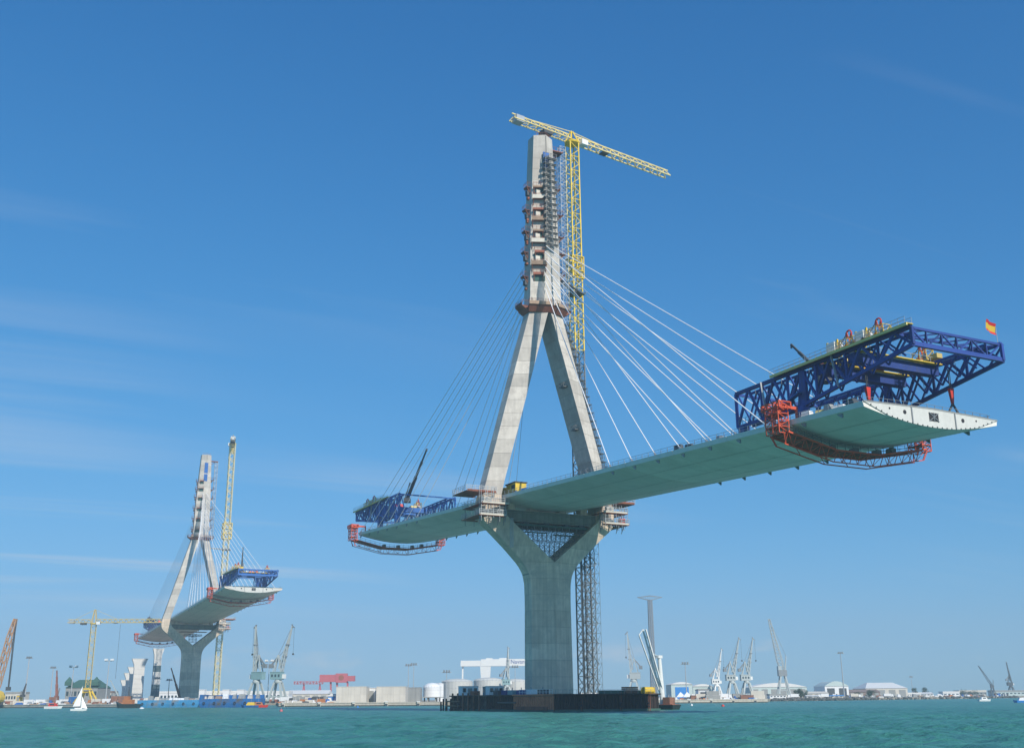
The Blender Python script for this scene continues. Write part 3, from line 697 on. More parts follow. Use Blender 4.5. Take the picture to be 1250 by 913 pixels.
def boom_crane(loc, tip, label, colr='far_dark', w=.7, cat='crane', name='deck_crane', lattice=True, grp=None, body='far_dark'):
    b = thing(name, loc, label, cat, 0, grp); d = Vector(tip) - Vector(loc); d0 = d.normalized()
    MB().box(-1.3, 1.3, -1.6, 1.6, -.1, 1.5).build('turntable', body, b)
    n = d0.cross(Vector((0, 0, 1))).normalized(); u = n.cross(d0).normalized()
    base = Vector((0, 0, 1.3)); L = (d - base).length; dd = (d - base).normalized()
    m = MB()
    if lattice:
        k = max(6, int(L / (w * 1.6))); off = [n * w / 2 + u * w / 2, -n * w / 2 + u * w / 2, -n * w / 2 - u * w / 2, n * w / 2 - u * w / 2]
        taper = lambda f: min(1, .35 + 3 * f, .45 + 2.5 * (1 - f))
        for o in off: m.bar(base, base + dd * L, .01); 
        for i in range(k):
            f0, f1 = i / k, (i + 1) / k
            for j, o in enumerate(off):
                p0, p1 = base + dd * L * f0 + o * taper(f0), base + dd * L * f1 + o * taper(f1); m.bar(p0, p1, w * .17)
                o2 = off[(j + 1) % 4]; m.bar(p0, base + dd * L * f1 + o2 * taper(f1), w * .11)
    else:
        m.bar(base, base + dd * L * .45, w); m.bar(base + dd * L * .45, base + dd * L * .75, w * .72); m.bar(base + dd * L * .75, base + dd * L, w * .5)
        m.bar(base + dd * L, base + dd * L + Vector((0, 0, -.9)), w * .4)
    m.build('boom', colr, b, kind='stuff' if lattice else None)
    MB().bar(base + n * w, base + n * w + dd * L * .3 + u * w, w * .4).build('luffing_ram', 'grey_steel', b)
    return b
boom_crane(W(-122.5, 0, 66.6), W(-113.5, 0, 77.6), 'dark folding crane boom reaching back from the dark blue gantry', w=.8, lattice=False)
boom_crane(W(116, 0, 79.2), W(96, 0, 97), 'thin dark crane boom rising from the mid blue gantry', w=1.0, lattice=False)
boom_crane(W(-152, -3, dz + .8, FAR), W(-148, -2, dz + 17, FAR), 'thin dark upright boom above the bright blue gantry on the grey deck', w=.9, lattice=False)

# ---------------------------------------------------------------- red underslung work travellers
def traveller(loc, label, red='orange_red'):
    t_ = thing('underslung_traveller', loc, label, 'work platform', BEAR, 'red underslung work platforms')
    path = [(-18.6, -4.6), (-6.6, -7.1), (4.6, -7.1), (18.0, -4.6)]
    def zz(x): return lerp(path, x)
    xs = [-18.6 + 36.6 * i / 18 for i in range(19)]
    for s in (-2.6, 2.6):
        for a, b in zip(path, path[1:]):
            member('bottom_chord', red, t_, (a[0], s * .5, a[1]), (b[0], s * .5, b[1]), .2)
            member('top_chord', red, t_, (a[0], s, a[1] + 2.1), (b[0], s, b[1] + 2.1), .3)
        br = MB()
        for i, x in enumerate(xs):
            if s > 0 and i % 3: continue
            br.bar((x, s * .5, zz(x)), (x, s, zz(x) + 2.1), .11)
            if i < 18 and s < 0:
                y = xs[i + 1]
                if i % 2: br.bar((x, s * .5, zz(x)), (y, s, zz(y) + 2.1), .10)
                else: br.bar((x, s, zz(x) + 2.1), (y, s * .5, zz(y)), .10)
            br.bar((x, -2.6, zz(x) + 2.1), (x, 2.6, zz(x) + 2.1), .1)
        br.build('bracing', red, t_, kind='stuff')
        rl = MB()
        for i, x in enumerate(xs): rl.bar((x, s, zz(x) + 2.2), (x, s, zz(x) + 3.5), .07)
        for h in (2.8, 3.4):
            for a, b in zip(path, path[1:]): rl.bar((a[0], s, a[1] + h), (b[0], s, b[1] + h), .07)
        rl.build('guard_rail', 'scaffold', t_, kind='stuff')
    pk = MB().box(-1.05, 1.05, -2.5, 2.5, 0, .1).mesh('floor_plank', 'rust')
    for i in range(18):
        x = (xs[i] + xs[i + 1]) / 2; o = place('floor_plank', pk, t_, (x, 0, zz(x) + 2.2)); sl_ = (zz(xs[i + 1]) - zz(xs[i])) / (xs[i + 1] - xs[i])
        o.rotation_euler = (0, -math.atan(sl_), 0)
    for i in (6, 9, 12, 14): MB().box(xs[i], xs[i] + 1.2, -1, .6, zz(xs[i]) + 2.3, zz(xs[i]) + 3.5).build('site_box', 'grey_steel', t_)
    for sg in (-1, 1):       # lattice hanger towers over the deck edges
        h = MB(); x0, x1 = (17.7 * sg, 20.2 * sg) if sg > 0 else (20.2 * sg, 17.7 * sg)
        h.lattice(x0, x1, -1.9, 1.9, -2.6, 2.6, 1, 2, 4, .17)
        h.bar((19 * sg, -1.9, -2.6), (18.3 * sg, -1.3, -4.6), .22).bar((19 * sg, 1.9, -2.6), (18.3 * sg, 1.3, -4.6), .22)
        h.build('hanger_tower', red, t_, kind='stuff')
        MB().lattice(x0 - .2, x1 + .2, -2.6, 2.6, 2.3, 3.5, 1, 3, 1, .24).build('hanger_head', red, t_, kind='stuff')
        MB().box(x0 + .2, x1 - .2, -1.8, 1.8, -1.4, -1.3).box(x0 + .2, x1 - .2, -1.8, 1.8, 1.2, 1.3).build('hanger_floor', 'rust', t_)
        MB().bar((18.9 * sg, 0, 3.2), (13.6 * sg, 0, 3.2), .6).bar((13.8 * sg, 0, 3.2), (13.8 * sg, 0, .3), .4).build('deck_bracket', red, t_)
    return t_
traveller(W(-128.6, 0, zdn(-128.6)), 'red lattice work platform slung under the green deck near its white end')
traveller(W(126.0, 0, zdn(122)), 'red lattice work platform slung under the distant end of the green deck', 'orange_red')
traveller(W(-141.0, 0, zdf(-141) * .987, FAR), 'red work platform hung under the raised end of the grey deck', 'orange_red')
traveller(W(140.0, 0, zdf(139) * .987, FAR), 'red work platform hung under the low end of the grey deck', 'orange_red')

# ---------------------------------------------------------------- pylon work platforms
def tray(g, p0, p1, ez, toe, toe_m, skirt=False):
    """one planked tray along a mast face from p0 to p1 (plan), sticking out ez"""
    p0, p1 = Vector(p0), Vector(p1); d = (p1 - p0).normalized(); n = Vector((d.y, -d.x, 0)); U = lambda h: Vector((0, 0, h))
    q0, q1 = p0 + n * ez, p1 + n * ez
    MB().loft([[p0, p1, q1, q0], [v + U(.12) for v in (p0, p1, q1, q0)]]).build('floor', 'rust', g)
    MB().loft([[q0, q1, q1 + n * .08, q0 + n * .08], [v + U(toe) for v in (q0, q1, q1 + n * .08, q0 + n * .08)]]).build('toe_panel', toe_m, g)
    if skirt:
        MB().loft([[v + U(-1.9) for v in (p0 + n * .1, p1 + n * .1, p1 + n * .3, p0 + n * .3)], [p0 + n * .1, p1 + n * .1, q1 - n * .1, q0 - n * .1]]).build('bracket_skirt', 'rust', g)
    r = MB(); L = (p1 - p0).length; c = max(2, int(L / 1.0))
    for i in range(c + 1): v = q0.lerp(q1, i / c); r.bar(v, v + U(1.9), .07)
    for h in (1.5, 1.9): r.bar(q0 + U(h), q1 + U(h), .06).bar(p0 + U(h), q0 + U(h), .06).bar(p1 + U(h), q1 + U(h), .06)
    r.build('guard_rail', 'rust', g, kind='stuff')
    for v in (p0 + d * .3, p1 - d * .3):
        MB().bar(v + n * ez * .9, v + n * .1 + U(-1.9), .16).bar(v + n * .1 + U(-2.0), v + n * .1, .14).build('bracket', 'rust', g)
def work_platform(origin, z, label, big=False, k=1.0, seed=0):
    rnd = random.Random(int(z * 10) + seed); w, a = (lerp(MASTW, z) if z > 121 else lerp(OUTER, z)), lerp(A_IN, z)
    g = thing('work_platform', (origin.x, origin.y, z * k), label, 'work platform', BEAR, 'work platforms bolted round the pylon masts')
    def fp(f): return (-w * f, -2.15 - (a - 2.05) * (1 - f), 0)       # point on the left front facet
    if big:
        tray(g, (-w - .8, -2.4, 0), (.2, -a - .1, 0), 2.2, 1.1, 'plank', True); tray(g, (.2, -a - .1, 0), (w + .8, -2.4, 0), 2.2, 1.1, 'plank', True)
        tray(g, (-w, 2.3, 0), (-w, -2.3, 0), 3.0, 1.1, 'rust', True); tray(g, (w, -2.3, 0), (w, 2.3, 0), 3.4, 1.1, 'rust', True); tray(g, (w + .4, 2.2, 0), (-w - .4, 2.2, 0), 3, 1.1, 'rust', True)
        p0, p1 = Vector(fp(.9)), Vector(fp(.1)); d = (p1 - p0).normalized(); n = Vector((d.y, -d.x, 0))
        MB().loft([[p0 + n * .1, p1 + n * .1, p1 + n * .25, p0 + n * .25], [v + Vector((0, 0, 3.4)) for v in (p0 + n * .1, p1 + n * .1, p1 + n * .25, p0 + n * .25)]]).build('shutter_panel', 'cream_wall', g)
        return g
    f0, f1 = rnd.uniform(.78, .95), rnd.uniform(.12, .3)
    tray(g, fp(f0), fp(f1), rnd.uniform(.9, 1.3), rnd.uniform(.6, .9), rnd.choice(['rust', 'plank', 'rust']))
    h = rnd.uniform(-.5, .9); y0 = rnd.uniform(.9, 1.7)
    tray(g, (-w, y0, h), (-w, y0 - 2.4, h), rnd.uniform(1.3, 1.9), .5, 'rust')
    MB().box(-w - 1.1, -w - .05, y0 - 2.0, y0 - .6, h - 2.6, h - .9).build('tool_cage', 'far_dark', g)
    MB().box(-w - .8, -w, y0 - 1.7, y0 - .9, h - 4.1, h - 3.5).build('lower_bracket', 'rust', g)
    h = rnd.uniform(.2, 2.4); tray(g, (w, -1.9, h), (w, rnd.uniform(.4, 1.4), h), rnd.uniform(1.8, 2.6), .7, 'rust')
    MB().box(w + .1, w + 1.0, -1.6, -.2, h - 1.6, h - .3).build('tool_cage', 'far_dark', g)
    # dark green formwork strips; their dark colour also paints shade under the trays
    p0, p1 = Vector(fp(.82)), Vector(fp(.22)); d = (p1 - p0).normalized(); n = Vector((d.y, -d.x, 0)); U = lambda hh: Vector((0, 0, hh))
    MB().loft([[v + U(-1.9) for v in (p0, p1, p1 + n * .14, p0 + n * .14)], [v + U(-.2) for v in (p0, p1, p1 + n * .14, p0 + n * .14)]]).build('formwork_strip', 'green_dark', g)
    return g
LV = [133.3, 140.9, 148.3, 156.0, 164.2]
for i, z in enumerate(LV):
    work_platform(NEAR, z, '%s rusty work platform up from the mast collar of the bridge with green deck' % ('first', 'second', 'third', 'fourth', 'fifth')[i])
for i, z in enumerate([136.6, 144.4, 152.2, 160.0]):    # wide trays with a pale box between the main levels
    w, a = lerp(MASTW, z), lerp(A_IN, z); rnd = random.Random(i + 3)
    g = thing('hanging_tray', (NEAR.x, NEAR.y, z), 'plank tray with pale box between the %s work platforms up the grey mast' % ('first and second', 'second and third', 'third and fourth', 'fourth and fifth')[i], 'work platform', BEAR, 'plank trays on the mast face')
    tray(g, (-w * .97, -2.25, 0), (-.6, -a + .1, 0), 1.25, 1.35, ['plank', 'cream_wall', 'plank', 'cream_wall'][i])
    MB().box(-w * .8, -w * .8 + 1.6, -3.75, -2.9, .2, 3.2).build('pale_box', 'cream_wall', g)
    MB().box(-w - .7, -w, -.6, .3, 1.0, 1.6).build('side_bracket', 'rust', g)
work_platform(NEAR, 122.6, 'wide rusty platform ringing the grey mast where the two legs meet, beside the stay cables', big=True)
for i, z in enumerate((126.5, 134.5, 142.5, 150.5, 157.5)):
    work_platform(FAR, z, '%s rusty work platform up from the mast foot of the bridge with grey deck' % ('first', 'second', 'third', 'fourth', 'fifth')[i], k=181.7 / 184)
work_platform(FAR, 120.8, 'rusty platform ringing the mast foot of the bridge with the grey deck', big=True, k=181.7 / 184)
work_platform(FAR, 163.2, 'top rusty platform under the blue mast cover of the bridge with the grey deck', k=181.7 / 184)

# scaffold stair on the mast ridge
sc = thing('mast_scaffold', (NEAR.x, NEAR.y, 143), 'dark scaffold with plank landings climbing the ridge of the grey mast', 'scaffold', BEAR)
MB().lattice(-1.6, 2.6, -6.4, -4.75, 0, 33, 2, 1, 16, .11).build('scaffold_frame', 'scaffold', sc, kind='stuff')
ld = MB().box(-1.9, 2.8, -6.5, -4.75, 0, .12).mesh('landing', 'scaffold')
for i in range(16): place('landing', ld, sc, (random.uniform(-.4, .3), 0, .6 + i * 2.05))
MB().loft([[(-1.3, -4.62, 28), (.9, -4.6, 28), (.9, -4.3, 28), (-1.3, -4.3, 28)], [(-1.3, -4.5, 34.2), (.9, -4.5, 34.2), (.9, -4.1, 34.2), (-1.3, -4.1, 34.2)]]).build('blue_cover', 'blue_light', sc)
# hoist mast on the right of the mast with its top bracket
ho = thing('hoist_mast', W(4.6, 10.9, 122), 'slim grey lattice hoist mast standing beside the top of the grey pylon', 'hoist', BEAR)
sec = MB().lattice(-1.1, 1.1, -.9, .9, 0, 4, 1, 1, 3, .13).mesh('hoist_section', 'galvanised')
for i in range(16): place('mast_section', sec, ho, (0, 0, i * 4))
for z in (12, 24, 36, 48): MB().bar((-5.2 + z * .02, -2, z), (-.8, 0, z), .14).bar((-5.2 + z * .02, 0, z), (-.8, .4, z), .14).build('tie', 'grey_steel', ho)
MB().box(-6.2, -1.0, -2.8, .8, 60.3, 60.6).build('top_platform', 'rust', ho)
MB().bar((-6.1, -1, 57), (-1.4, -1, 60.3), .2).bar((-6.1, .4, 57), (-1.4, .4, 60.3), .2).build('bracket', 'rust', ho)
hr = MB()
for x in (-5.9, -4.3, -2.7, -1.1): hr.bar((x, -2.7, 60.6), (x, -2.7, 61.9), .07)
hr.bar((-6, -2.7, 61.9), (-1, -2.7, 61.9), .06); hr.build('guard_rail', 'rust', ho, kind='stuff')
# far mast hoist
hf = thing('hoist_mast', W(4.0, 8.8, 118, FAR), 'slim grey hoist mast beside the mast with the blue cover', 'hoist', BEAR)
for i in range(15): place('mast_section', sec, hf, (0, 0, i * 4))
MB().box(-5.2, 1.0, -1.2, .8, 60, 60.6).build('top_platform', 'rust', hf)
MB().bar((-5.1, 0, 57), (-1, 0, 60), .25).build('bracket', 'rust', hf)

# stair scaffold leaning along the right leg
ls = thing('leg_stair_scaffold', (NEAR.x, NEAR.y, 62), 'grey stair scaffold leaning along the outer side of the shaded pylon leg', 'scaffold', BEAR)
mod = MB().lattice(0, 2.0, 0, 2.6, 0, 2.6, 2, 2, 2, .07).mesh('scaffold_bay', 'scaffold')
lnd = MB().box(.1, 2.1, 0, 2.0, 0, .07).mesh('landing', 'grey_steel')
for i in range(22):
    z = i * 2.6; x = lerp(OUTER, 62 + z) + .25
    for y in (-1.4, 1.2): place('scaffold_bay', mod, ls, (x, y, z))
    place('landing', lnd, ls, (x, -1.2, z + 2.4))
# inner small brackets on the shaded leg face
for z, wd_ in ((97.5, 'highest'), (84.0, 'middle'), (70.5, 'lowest')):
    x = lerp(INNER, z)
    b = thing('leg_bracket', W(-1.2, x - .1, z), wd_ + ' small dark bracket platform on the inner face of the shaded pylon leg', 'bracket', BEAR, 'brackets on the inner leg face')
    MB().box(-1.5, .2, -1.3, 1.3, 0, .2).build('floor', 'scaffold', b)
    MB().lattice(-1.5, .1, -1.3, 1.3, .2, 1.4, 1, 2, 1, .09).build('guard_rail', 'scaffold', b, kind='stuff')

# ---------------------------------------------------------------- leg foot platforms at deck level, scaffold in the V
def foot_platform(sg, origin, label, k=1.0, rich=True):
    g = thing('leg_foot_platform', (origin.x, origin.y, 0), label, 'work platform', BEAR, 'work platforms round the leg feet')
    g.scale = (1, 1, k)
    c = 20.4 * sg
    for z, x0, x1, y0, y1 in ((54.2, -5.2, 3.6, -6.6, 6.2), (57.6, -4.6, 4.4, -6.9, 6.6), (61.2, -8.6, 1.2, -5.0, 5.0)):
        if sg > 0: x0, x1 = -x1, -x0
        t0, t1 = c + x0, c + x1
        if sg < 0: t1 = min(t1, -17.6) if z > 58 else t1
        else: t0 = max(t0, 17.6) if z > 58 else t0
        # floor as a ring of four trays round the leg
        li, lo = lerp(INNER, z) - .25, lerp(OUTER, z) + .25
        a0, a1 = (li, lo) if sg > 0 else (-lo, -li)
        for nm, bx in (('floor', (t0, t1, y0, -4.7)), ('floor', (t0, t1, 4.7, y1)), ('floor', (t0, a0, -4.7, 4.7)), ('floor', (a1, t1, -4.7, 4.7))):
            if bx[1] - bx[0] > .2: MB().box(bx[0], bx[1], bx[2], bx[3], z, z + .22).build(nm, 'rust', g)
        r = MB()
        nx = max(2, int((t1 - t0) / 1.3))
        for y in (y0, y1):
            for i in range(nx + 1): r.bar((t0 + (t1 - t0) * i / nx, y, z + .2), (t0 + (t1 - t0) * i / nx, y, z + 1.8), .11)
            for h in (.8, 1.3, 1.8): r.bar((t0, y, z + h), (t1, y, z + h), .11)
        for x in (t0, t1):
            for i in range(8): yy = y0 + (y1 - y0) * i / 7; r.bar((x, yy, z + .2), (x, yy, z + 1.8), .08)
            for h in (.8, 1.3, 1.8): r.bar((x, y0, z + h), (x, y1, z + h), .08)
        r.build('guard_rail', 'galvanised', g, kind='stuff')
        MB().box(t0 + .3, t1 - .3, y0 - .1, y0 - .02, z + .15, z + .6).build('toe_panel', 'cream_wall' if z < 60 else 'rust', g)
    fm = MB()
    for x in (-4.4, -1.5, 1.5, 3.4):
        for y in (-6.2, -5.0, 5.0): fm.bar((c + x, y, 52.6), (c + x, y, 58), .16)
        fm.bar((c + x, -6.2, 54), (c + x, -4.6, 51.8), .16)
    x0, x1 = (-4.6, 3.4) if sg < 0 else (-3.4, 4.6)
    fm.build('support_frame', 'grey_steel', g, kind='stuff')
    st_ = MB()
    for i in range(5):
        for y in (-6.5, -5.2): st_.bar((c + x0 + (x1 - x0) * i / 4, y, 53.6), (c + x0 + (x1 - x0) * i / 4, y, 63.0 if i < 3 else 60.2), .1)
        for z in (55.6, 56.8, 59.2): st_.bar((c + x0, -6.5, z), (c + x1, -6.5, z), .09)
    st_.build('scaffold_standard', 'galvanised', g, kind='stuff')
    MB().box(c + x0 + 1, c + x0 + 3.4, -6.2, -5.0, 57.85, 59.6).build('site_box', 'cream_wall', g); MB().box(c + x1 - 2.6, c + x1 - .6, -6.3, -5.0, 54.45, 56.3).build('site_box', 'red' if sg > 0 else 'grey_wall', g)
    return g
foot_platform(-1, NEAR, 'railed scaffold platform round the foot of the fully visible sunlit pylon leg')
foot_platform(1, NEAR, 'railed scaffold platform round the foot of the shaded pylon leg behind the green deck')
foot_platform(1, FAR, 'railed platform round the leg foot behind the grey deck', .987)
hang = thing('ladder_cage', W(-5.4, -14.6, 42), 'pale access ladder hanging from the leg foot platform over the yoke arm', 'ladder', BEAR)
MB().lattice(-.35, .35, -.35, .35, 3.6, 12, 1, 1, 6, .09).build('cage', 'galvanised', hang, kind='stuff')
vsc = thing('yoke_scaffold', (NEAR.x, NEAR.y, 42), 'dense grey scaffold filling the fork of the pylon under the green deck', 'scaffold', BEAR)
vm = MB()
for k in range(7):
    z0 = .6 + k * 1.5; w0 = max(.8, lerp(INNER, 42 + z0) - .3); n = max(1, int(w0 * 2 / 1.5))
    vm.lattice(-w0, w0, -3.2, 3.2, z0, z0 + 1.5, n, 2, 1, .085)
vm.build('scaffold_frame', 'scaffold', vsc, kind='stuff')
MB().box(-12.3, 12.3, -3.6, 3.6, 10.45, 11.05).build('formwork_deck', 'green_dark', vsc)
for x in (-8.5, -1.5, 5.5, 10.5): MB().box(x - .9, x + .9, -3.3, 3.3, 11.05, 11.7).build('jack_block', 'far_dark', vsc)
MB().box(-9.4, -2, -3.9, -2.6, 8.55, 8.72).box(.5, 8.5, -3.9, -2.8, 8.2, 8.36).build('plank_run', 'green_dark', vsc)
ff = MB()
for i in range(8): ff.bar((-8.4 + i * 2.4, -3.4, 9.2), (-8.4 + i * 2.4, -3.4, 10.45), .2)
ff.build('formwork_prop', 'scaffold', vsc, kind='stuff')
vf = thing('yoke_scaffold', (FAR.x, FAR.y, 42), 'dark scaffold in the fork of the pylon under the grey deck', 'scaffold', BEAR)
MB().lattice(-6, 6, -2.5, 2.5, 6.4, 7.6, 6, 2, 1, .12).lattice(-2.5, 2.5, -2, 2, 2.2, 8, 2, 1, 3, .14).build('scaffold_frame', 'scaffold', vf, kind='stuff')
MB().box(-9.5, 9.5, -3.6, 3.6, 9.2, 9.5).build('formwork_deck', 'rust', vf)

# ---------------------------------------------------------------- tower cranes
def tower_crane(loc, label, H, wid, jib, cj, ang, colr, jcol, base=0, cab_side=1, tip_up=0.0, head=3.0, name='tower_crane', low_col=None, low_z=0):
    c = thing(name, loc, label, 'crane', 0, None)
    m = place('mast', MB().box(-wid * .8, wid * .8, -wid * .8, wid * .8, base - .5, base + .3).mesh('mast_foot', 'grey_steel'), c)
    hs = wid * 1.6; n = int((H - base) / hs); hs = (H - base) / n
    sm = MB(); h = wid / 2
    for x in (-h, h):
        for y in (-h, h): sm.bar((x, y, 0), (x, y, hs), wid * .11)
    for (a, b) in (((-h, -h), (h, -h)), ((h, -h), (h, h)), ((h, h), (-h, h)), ((-h, h), (-h, -h))):
        sm.bar((*a, 0), (*b, hs / 2), wid * .055); sm.bar((*b, hs / 2), (*a, hs), wid * .055); sm.bar((*a, 0), (*b, 0), wid * .055)
    sme = sm.mesh('mast_section', colr)
    sm2 = sm.mesh('mast_section', low_col) if low_col else sme
    for i in range(n): place('mast_section', sm2 if base + i * hs < low_z else sme, m, (0, 0, base + i * hs), BEAR)
    top = place('slewing_unit', MB().lathe([(wid * .75, H), (wid * .8, H + .5), (wid * .6, H + 1.1)], 12).mesh('slewing', colr), c)
    def jarm(nm, L, sgn, jh, jw, colm):
        a = place(nm, MB().box(-.1, .1, -.1, .1, H + 1.0, H + 1.2).mesh('arm_root', colm), c); a.rotation_euler = (0, 0, ang)
        k = max(3, int(L / (jh * 1.5))); Ls = L / k
        s2 = MB()
        for y in (-jw, jw): s2.bar((0, y, 0), (Ls * sgn, y, 0), jh * .15)
        s2.bar((0, 0, jh), (Ls * sgn, 0, jh), jh * .16)
        for y in (-jw, jw): s2.bar((0, y, 0), (Ls * sgn / 2, 0, jh), jh * .085).bar((Ls * sgn / 2, 0, jh), (Ls * sgn, y, 0), jh * .085)
        s2.bar((0, -jw, 0), (Ls * sgn, jw, 0), jh * .07).bar((0, -jw, 0), (0, jw, 0), jh * .08)
        me = s2.mesh(nm + '_section', colm)
        for i in range(k): place('lattice_section', me, a, (sgn * (wid * .5 + i * Ls), 0, H + 1.2 + tip_up * i * Ls * sgn))
        return a
    jh = wid * .75
    jarm('jib', jib, 1, jh, wid * .4, jcol)
    ca = jarm('counter_jib', cj, -1, jh * .9, wid * .45, jcol)
    MB().box(-cj - wid * .2, -cj + wid * .8, -wid * .45, wid * .45, H + .6, H + .9 + jh * .8).build('counterweight', 'galvanised', ca)
    MB().box(-cj * .55, -cj * .55 + wid * 1.1, -wid * .5, wid * .5, H - .2, H + 1.1).build('winch_box', 'far_dark', ca)
    hd = MB()
    for x, y in ((-h, -h), (h, -h), (h, h), (-h, h)): hd.bar((x, y, H + .8), (x * .2, y * .2, H + 1.2 + jh + head), wid * .12)
    hd.build('head_frame', colr, top)
    MB().bar((0, 0, H + 1.2 + jh + head), (jib * .35, 0, H + 1.2 + jh), wid * .06).bar((0, 0, H + 1.2 + jh + head), (-cj * .8, 0, H + 1.2 + jh * .9), wid * .06).build('tie_bar', jcol, ca)
    cb = MB().box(wid * .7, wid * 1.5, cab_side * wid * .5 - wid * .4, cab_side * wid * .5 + wid * .4, H - .2, H + 1.7).build('operator_cab', 'white_paint', top)
    MB().box(wid * 1.5, wid * 1.52, cab_side * wid * .5 - wid * .3, cab_side * wid * .5 + wid * .3, H + .5, H + 1.5).build('window', 'window', cb)
    top.rotation_euler = (0, 0, ang)
    tr = MB().box(jib * .3, jib * .3 + wid * .8, -wid * .4, wid * .4, H + .75, H + 1.1).build('trolley', 'far_dark', ca)
    return c
crane_xy = W(12.8, 20.0)
tcn = tower_crane(crane_xy, 'tall yellow lattice tower crane with cream jib standing behind the grey pylon', 193.5, 3.4, 46, 25, math.atan2(42.4, 57.4), 'crane_yellow', 'jib_cream', 4.2, -1, head=1.2, low_col='scaffold', low_z=112)
# climbing cage of the near crane and wall ties to the pylon
cage = MB().lattice(-2.2, 2.2, -2.2, 2.2, 141.5, 149.5, 1, 1, 3, .3); o = cage.build('climbing_cage', 'crane_yellow', tcn, kind='stuff'); o.rotation_euler = (0, 0, BEAR)
for z in (136, 96, 62):
    MB().bar((-1.7, -1.5, z), (-(20 - lerp(OUTER, z)) - .5, -11.5, z), .5).bar((1.7, -1.5, z), (-(20 - lerp(OUTER, z)) - .5, -12.3, z), .5).box(-2.6, 2.6, -2.6, 2.6, z - .25, z + .25).build('wall_tie', 'far_dark', tcn).rotation_euler = (0, 0, BEAR)
tcf = tower_crane(at(266.0, 845, 832) * Vector((1, 1, 0)) if False else Vector((-219.6, 830, 0)), 'tall slender cream tower crane standing behind the far pylon with the blue cover', 196, 3.8, 40, 14, R(104.8), 'jib_cream', 'jib_cream', 2.0, 1, head=1.0)
MB().lattice(-3.1, 3.1, -3.1, 3.1, 122, 134, 1, 1, 3, .45).build('climbing_cage', 'crane_yellow', tcf, kind='stuff').rotation_euler = (0, 0, BEAR)
for z in (114, 66): MB().bar((-2, -2, z), (-13, -12, z), .9).box(-3.2, 3.2, -3.2, 3.2, z - .5, z + .5).build('wall_tie', 'grey_steel', tcf).rotation_euler = (0, 0, 0)
# stair tower next to the crane foot under the deck
st = thing('stair_tower', W(13.4, 24.0, 4.3), 'thin grey scaffold stair tower beside the yellow crane foot under the green deck', 'scaffold', BEAR)
bay = MB().lattice(-1.5, 1.5, -1.5, 1.5, 0, 3.1, 1, 1, 1, .08).mesh('scaffold_bay', 'scaffold')
for i in range(16): place('scaffold_bay', bay, st, (0, 0, i * 3.1))
fl_ = MB().bar((-1.4, 0, 0), (1.4, 0, 3.1), .5, .08).mesh('stair_flight', 'galvanised')
for i in range(15): place('stair_flight', fl_, st, (0, 0, i * 3.1), math.pi * (i % 2))
s2 = thing('inner_scaffold_tower', W(9.4, 20.0, 4.3), 'dark grey scaffold tower close to the crane mast beside the concrete pier', 'scaffold', BEAR)
bay2 = MB().lattice(-1.5, 1.5, -1.3, 1.3, 0, 2.6, 1, 1, 1, .15).mesh('scaffold_bay', 'scaffold')
for i in range(17): place('scaffold_bay', bay2, s2, (0, 0, i * 2.6))

# yellow machines on the deck by the pylon
ym = thing('deck_machine', W(-4.5, -12.5, zdn(-4.5) + .4), 'yellow machine house with dark roof on the green deck between the pylon legs', 'machine', BEAR)
MB().box(-1.8, 1.8, -3.0, 3.0, .9, 3.4).build('body', 'yellow', ym); MB().box(-2.1, 2.1, -3.3, 3.3, 3.4, 3.7).build('roof', 'far_dark', ym)
for x in (-1.5, 1.5):
    for y in (-2.6, 2.6): MB().box(x - .25, x + .25, y - .25, y + .25, 0, .9).build('leg', 'blue_light', ym)
MB().box(-1.85, -1.8, -2.6, -.4, 1.7, 2.9).build('window', 'window', ym)
y2 = thing('formwork_stack', W(4.5, -12.9, zdn(4.5) + .4), 'long yellow formwork panels stacked on the green deck by the pylon leg', 'formwork', BEAR)
for i in range(4): MB().box(-1.4, 1.4, -5.5 + i * .25, 5.5 - i * .4, i * .7, i * .7 + .55).build('panel', 'yellow', y2)
wr = thing('hanging_wire', W(-4.5, -12.5, zdn(-4.5) + 4.1), 'thin wire rope hanging down between the pylon legs to the yellow machine', 'rope', BEAR)
MB().tube((0, 0, 0), (9.5, 7, 56), .06, .06, 5).build('rope', 'grey_steel', wr)
